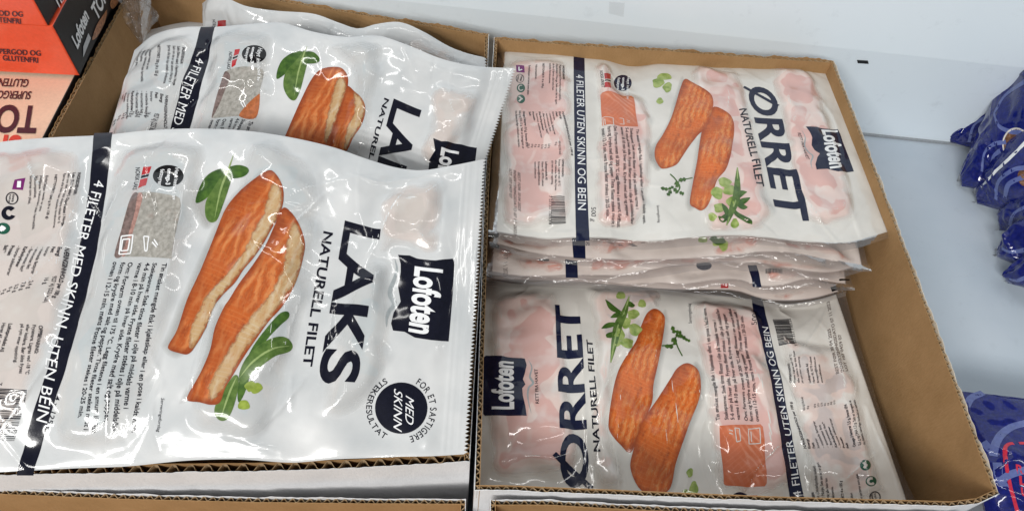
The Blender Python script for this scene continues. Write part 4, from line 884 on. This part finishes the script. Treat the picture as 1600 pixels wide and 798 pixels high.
S.patch('leaf_picture', [(306, 317), (309, 300), (319, 280), (333, 268), (352, 264), (348, 282), (334, 298), (320, 312)], 'leafdark', .00016); S.patch('leaf_picture', [(356, 263), (371, 258), (385, 261), (389, 268), (381, 276), (366, 279), (352, 277)], 'leafdark', .00017)
lf = S.patch('leaf_picture', [(357, 265), (362, 277), (357, 296), (348, 322), (339, 344), (328, 347), (321, 336), (322, 315), (332, 297), (346, 276)], 'leaf', .00022); S.strokes('leaf_vein', [[(365, 242), (357, 265), (345, 297), (336, 340)]], 'vein', .0014, .0003, lf, taper=True)
S.patch('leaf_picture', [(450, 487), (451, 496), (438, 508), (420, 527), (402, 552), (387, 572), (384, 566), (396, 540), (420, 508), (438, 489)], 'leafdark', .00016)
S.patch('leaf_picture', [(384, 570), (389, 590), (383, 612), (374, 628), (371, 618), (374, 594)], 'leafdark', .00017)
S.patch('leaf_picture', [(374, 583), (384, 560), (402, 541), (428, 527), (447, 527), (457, 539), (452, 549), (430, 556), (408, 572), (390, 590), (376, 600)], 'leaf', .0002)
S.strokes('leaf_vein', [[(374, 590), (395, 565), (425, 545), (452, 540)]], 'vein', .0012, .0003, taper=True)
lf = S.patch('leaf_picture', [(366, 586), (373, 590), (371, 612), (364, 638), (354, 655), (342, 655), (335, 642), (341, 622), (354, 602)], 'leaf', .00023); S.strokes('leaf_vein', [[(370, 588), (358, 615), (346, 650)]], 'vein', .0012, .0003, lf, taper=True)
blobs(S, 'pea_picture', [(381, 632, 9, 8.5), (400, 606, 9, 9), (391, 603, 8, 8)], 'pea')
S.patch('picture_shadow', [(x-5, y+2) for x, y in [(418, 262), (400, 274), (372, 296), (348, 324), (328, 370), (304, 424), (284, 468), (266, 515), (256, 542), (290, 556), (350, 470), (400, 380), (440, 300)]], 'softgrey', .0001)
S.patch('picture_shadow', [(x-3, y+2) for x, y in [(345, 470), (330, 512), (322, 548), (306, 585), (288, 612), (285, 630), (330, 600), (365, 500)]], 'softgrey', .0001)
S.patch('picture_shadow', [(x-3, y+3) for x, y in [(352, 262), (330, 266), (314, 280), (304, 300), (300, 320), (316, 352), (335, 352), (360, 300)]], 'softgrey', .0001)
f2 = S.patch('fillet_picture', [(442, 325), (455, 332), (468, 352), (476, 378), (474, 400), (466, 430), (455, 456), (440, 480), (420, 502), (402, 527), (382, 556), (364, 586), (352, 606), (344, 628), (330, 632), (312, 628), (293, 625), (296, 612), (312, 585), (328, 548), (336, 512), (350, 480), (358, 468), (374, 442), (395, 414), (415, 383), (430, 350)], 'salmon', .00026, axis=((455, 340), (310, 625)))
S.patch('pale_side', [(456, 345), (470, 362), (475, 392), (466, 432), (450, 460), (425, 495), (400, 526), (380, 555), (360, 590), (345, 614), (328, 627), (324, 604), (342, 570), (362, 535), (392, 493), (420, 460), (440, 420), (447, 380)], 'salmonskin', .0003, True, f2, ((460, 350), (335, 625)))
f1 = S.patch('fillet_picture', [(418, 267), (430, 271), (441, 290), (443, 312), (437, 335), (424, 358), (412, 380), (397, 402), (380, 422), (367, 442), (347, 462), (331, 484), (322, 512), (306, 540), (294, 553), (279, 551), (265, 546), (264, 538), (277, 515), (293, 467), (312, 426), (334, 372), (352, 328), (372, 302), (395, 282)], 'salmon', .00034, axis=((425, 270), (275, 545)))
S.patch('pale_side', [(424, 286), (440, 296), (442, 314), (436, 336), (424, 358), (404, 392), (378, 424), (360, 446), (338, 474), (324, 508), (306, 540), (297, 545), (295, 525), (305, 494), (322, 462), (350, 432), (378, 396), (394, 362), (410, 335)], 'salmonskin', .00038, True, f1, ((430, 290), (300, 545)))

# ------------------------------------------------------------------ clear wrap at the tray corner
def wrap(name, far, near, label, cat, seed, crease=.004):
    root = empty(name, tuple(W(*near[0])), label, cat); s = Sheet(root, far, near, .0014, .003, seed, 60, crease, (), 0, .006, .004)
    s.film('wrap', 'wrap'); return s
wrap('plastic_wrap', [(196, -14, .004), (215, -10, .012), (236, -6, .006)], [(200, 36, -.006), (222, 68, .002), (236, 30, -.004)], 'crumpled clear plastic wrap caught on the far left corner of the salmon tray', 'plastic wrap', 8, .0022)
root = empty('tape_piece', tuple(on_wall(975, 15)), 'faint clear tape patch stuck on the pale back wall above the trout tray', 'tape')
q = []
for px, py in ((952, 2), (976, 4), (974, 26), (951, 20)):
    d = FW + RT*(px-800)/FPX - UP*(py-399)/FPX; nn = np.array([-SK, -1, LEAN]); nn /= np.linalg.norm(nn)
    q.append(CAM+d*(((np.array([WL[0], WL[1], ZC])-CAM) @ nn)/(d @ nn))+nn*.0015)
mesh_obj('film', q, [(0, 1, 2, 3)], 'wrap', root, smooth=False)

# ------------------------------------------------------------------ cartons of fish at the far left
class Face(Sheet):
    def __init__(s, root, far, near):
        s.root = root; T, B = np.asarray(far, float), np.asarray(near, float)
        s.L = np.linalg.norm(T[1]-T[0]); s.H = np.linalg.norm(B[0]-T[0]); s.nu = s.nv = 24
        q = np.linspace(0, 1, 24); a = T[0]+(T[1]-T[0])*q[:, None]; b = B[0]+(B[1]-B[0])*q[:, None]
        v = q[:, None, None]; s.P = a[None]*(1-v)+b[None]*v; s.U, s.V = np.meshgrid(q*s.L, q*s.H)
        pu = np.gradient(s.P, axis=1); pv = np.gradient(s.P, axis=0); n = np.cross(pu, pv); n /= np.linalg.norm(n, axis=-1, keepdims=True)
        s.flip = (n[0, 0] @ (CAM-s.P[0, 0])) < 0; s.N = -n if s.flip else n; s.pix = PX(s.P)
def carton(label, p, ux, dy, wd, dp, ht, group, front, top, side):
    """p = near right bottom corner; ux = unit vector to the left along the front, dy = unit vector away"""
    z = np.array([0, 0, 1.0]); root = empty('fish_carton', tuple(p), label, 'carton', group)
    A = [p, p+ux*wd, p+ux*wd+dy*dp, p+dy*dp]; i_ = .0004
    c = sum(A)/4; V = [a+(c-a)*i_*8+z*.0003 for a in A]+[a+(c-a)*i_*8+z*(ht-.0004) for a in A]
    mesh_obj('carton_core', V, [(0, 1, 2, 3), (7, 6, 5, 4), (1, 2, 6, 5), (2, 3, 7, 6), (0, 1, 5, 4), (3, 0, 4, 7)], 'cartonblack', root, smooth=False)
    B = [a+z*ht for a in A]
    def panel(nm, q, m):
        q = [np.asarray(k) for k in q]; cc = sum(q)/4; n = np.cross(q[1]-q[0], q[3]-q[0]); n /= np.linalg.norm(n); n *= np.sign(n @ (cc-(c+z*ht/2)))
        e = .0009; Q = [k+(cc-k)*e/np.linalg.norm(cc-k)*1.4+n*e*.3 for k in q]; In = [k-n*e*.25 for k in q]
        return mesh_obj(nm, Q+In, [(0, 1, 2, 3)]+[(i, (i+1) % 4, 4+(i+1) % 4, 4+i) for i in range(4)], m, root, smooth=False)
    panel('front_panel', [B[1], B[0], A[0], A[1]], front); panel('side_panel', [B[0], B[3], A[3], A[0]], side); panel('top_panel', [B[2], B[3], B[0], B[1]], top)
    mk = lambda T, Bm, n: Face(root, [t+n*.0003 for t in T], [b+n*.0003 for b in Bm])
    return mk([B[1], B[0]], [A[1], A[0]], -dy), mk([B[0], B[3]], [A[0], A[3]], -ux), mk([B[2], B[3]], [B[1], B[0]], z)
z_ = np.array([0, 0, 1.0]); CH = .050; GC = 'orange fronted fish cartons'
p1 = W(124, 118, .006); l1 = W(-40, 110, .006); ux = (l1-p1)/np.linalg.norm(l1-p1); d1 = W(180, 0, .006)-p1; dy = d1/np.linalg.norm(d1)
lt = .0006
def carton_print(fr, sd, big, orient):
    pass
fr, sd, tp = carton('orange fronted fish carton between the topmost one and the beige topped one', p1, ux, dy, .17, .26, CH, GC, 'cartonorange', 'cartonorange', 'cartonblack')
fr.text('front_lettering', 'SUPERGOD OG', (-14, 83), (64, 87), (-15, 75), 'plum', .016, lt); fr.text('front_lettering', 'GLUTENFRI', (5, 94), (60, 98), (4, 86), 'plum', .016, lt)
sd.text('brand_lettering', 'Lofoten', (120, 77), (138, 28), (111, 59), 'white', .034, lt); sd.text('side_lettering', 'TORSK', (151, 33), (176, -24), (141, 13), 'white', .03, lt)
sd.patch('silver_stripe', [(129, 73), (137, 52), (141, 60), (129, 90)], 'foil', lt, False); sd.patch('food_picture', [(143, 62), (150, 40), (160, 24), (166, 16), (163, 34), (152, 56)], 'cartonmeat', lt)
sd.patch('food_picture', [(171, 6), (178, -10), (186, -12), (186, 0), (176, 14)], 'cartonmeat', lt)
p2 = p1+z_*(CH+.0012)+ux*.003-dy*.001
fr, sd, tp = carton('topmost orange fronted fish carton, cut off by the upper left corner', p2, ux, dy, .17, .26, CH, GC, 'cartonorange', 'cartonorange', 'cartonblack')
fr.text('front_lettering', 'SUPERGOD OG', (-42, 22), (36, 26), (-43, 14), 'plum', .016, lt); fr.text('front_lettering', 'GLUTENFRI', (-22, 33), (33, 37), (-23, 25), 'plum', .016, lt)
sd.text('brand_lettering', 'Lofoten', (94, 17), (112, -32), (85, -1), 'white', .034, lt); sd.patch('silver_stripe', [(103, 17), (114, -8), (118, 0), (103, 34)], 'foil', lt, False)
t3 = W(54, 240, .003); e3 = W(116, 119.5, .003)-t3; C3 = t3[2]-.001; p3 = t3-z_*C3; dy3 = e3/np.linalg.norm(e3)
fr, sd, tp = carton('beige topped fish carton with large upside down lettering beside the left tray wall', p3, ux, dy3, .17, float(np.linalg.norm(e3))+.25, C3, GC, 'cartonorange', 'cartonbeige', 'cartonblack')
tp.text('top_lettering', 'GLUTENFRI', (46, 125), (-16, 123), (43, 137), 'plum', .014, lt); tp.text('top_lettering', 'SUPERGOD OG', (50, 144), (-34, 142), (47, 156), 'plum', .014, lt)
tp.text('title_lettering', 'TORSK', (62, 168), (-86, 164), (56, 208), 'plum', .03, lt); tp.text('title_lettering', 'SPRØ', (34, 214), (-66, 210), (27, 250), 'cartonred', .03, lt)

# ------------------------------------------------------------------ blue bags at the right
GB = 'blue bags heaped at the right'
def bluebag(label, far, near, belly, seed, pitch=.0018):
    root = empty('snack_bag', tuple(W(*near[1])), label, 'blue bag', GB)
    s = Sheet(root, far, near, pitch, belly, seed, 46, .0012, (), 0, .02, .0022); s.film('bluefilm', 'bluefilm')
    s.border('clear_seal', 'clear', .007, 0, 0, 0, .0); return s
LW = .0036
s = bluebag('blue bag at the top of the right heap, its pointed tip touching the wall joint', [(1480, 211, -.114), (1528, 146, -.070), (1566, 92, -.030), (1640, -40, .05)], [(1484, 222, -.118), (1545, 236, -.108), (1600, 225, -.09), (1690, 180, -.05)], .018, 51)
s.strokes('printed_ring', [[(1548, 163), (1556, 128), (1578, 102), (1600, 92)], [(1563, 166), (1576, 138), (1600, 118)], [(1514, 222), (1522, 196), (1545, 180), (1556, 176)]], 'lilac', LW)
s = bluebag('blue bag with a round brown food picture, second from the heap top', [(1499, 272, -.112), (1530, 200, -.080), (1566, 128, -.045), (1640, 20, .03)], [(1502, 291, -.117), (1560, 300, -.10), (1620, 285, -.07), (1700, 250, -.03)], .022, 52)
s.strokes('printed_ring', [[(1554, 176), (1570, 150), (1600, 128)], [(1553, 176), (1560, 196), (1580, 206), (1604, 206)], [(1534, 268), (1538, 240), (1552, 226), (1572, 222)], [(1548, 262), (1553, 244), (1563, 236)]], 'lilac', LW); s.disc('food_picture', (1588, 226), 20, 24, 'meat'); s.ring('food_rim', (1588, 226), 21, 25, 'dimwhite', .0014)
s = bluebag('blue bag in the middle of the right heap crossed by a pale stripe', [(1524, 292, -.108), (1550, 250, -.085), (1590, 205, -.05), (1670, 130, 0)], [(1526, 318, -.117), (1575, 330, -.10), (1630, 322, -.07), (1700, 300, -.04)], .020, 53)
s.strokes('pale_stripe', [[(1533, 292), (1556, 268), (1585, 240), (1610, 215)]], 'white', .0035); s.strokes('printed_ring', [[(1556, 312), (1560, 284), (1582, 266), (1600, 262)], [(1570, 310), (1576, 288), (1600, 276)]], 'lilac', LW); s.disc('food_picture', (1604, 276), 14, 16, 'meat')
s = bluebag('blue bag corner directly below the stripe crossed blue bag', [(1563, 328, -.105), (1590, 300, -.08), (1630, 270, -.05), (1700, 220, -.02)], [(1561, 360, -.117), (1600, 364, -.10), (1640, 365, -.08), (1710, 360, -.05)], .016, 54)
s.strokes('printed_ring', [[(1578, 352), (1584, 334), (1604, 322)]], 'lilac', LW)
s = bluebag('blue bag second from the bottom of the right heap', [(1560, 384, -.108), (1585, 352, -.09), (1630, 325, -.06), (1700, 290, -.03)], [(1558, 402, -.117), (1600, 418, -.10), (1640, 425, -.09), (1710, 430, -.07)], .016, 55)
s.strokes('printed_ring', [[(1566, 388), (1580, 394), (1602, 390)]], 'lilac', LW)
s = bluebag('lowest blue bag of the right heap, a dark corner at the picture edge', [(1573, 424, -.11), (1598, 400, -.09), (1640, 375, -.07), (1700, 350, -.05)], [(1574, 442, -.117), (1610, 452, -.10), (1650, 462, -.09), (1710, 470, -.08)], .014, 56)
s.strokes('printed_ring', [[(1578, 436), (1590, 438), (1606, 432)]], 'lilac', LW)
s = bluebag('flat blue bag with red lettering outside the trout tray corner', [(1503, 611, -.075), (1560, 617, -.070), (1630, 626, -.070), (1730, 645, -.075)], [(1548, 860, -.080), (1610, 866, -.075), (1690, 874, -.075), (1800, 890, -.080)], .014, 57)
s.strokes('printed_ring', [[(1510, 634), (1518, 621), (1536, 613)], [(1552, 712), (1554, 698), (1563, 680), (1580, 667), (1604, 660)], [(1558, 722), (1562, 746), (1572, 762)], [(1562, 752), (1578, 741), (1604, 733)], [(1536, 690), (1546, 700), (1556, 706)]], 'lilac', .0050)
s.strokes('red_outline', [[(1584, 692), (1575, 694), (1570, 703), (1573, 730), (1579, 760), (1590, 800)], [(1592, 692), (1600, 692), (1612, 694)]], 'redline', .0022)
for t_, x, y in (('R', 1588, 738), ('L', 1593, 756), ('U', 1596, 774)): s.text('red_lettering', t_, (x, y), (x+12, y+2), (x-1, y-13), 'redline', .03)
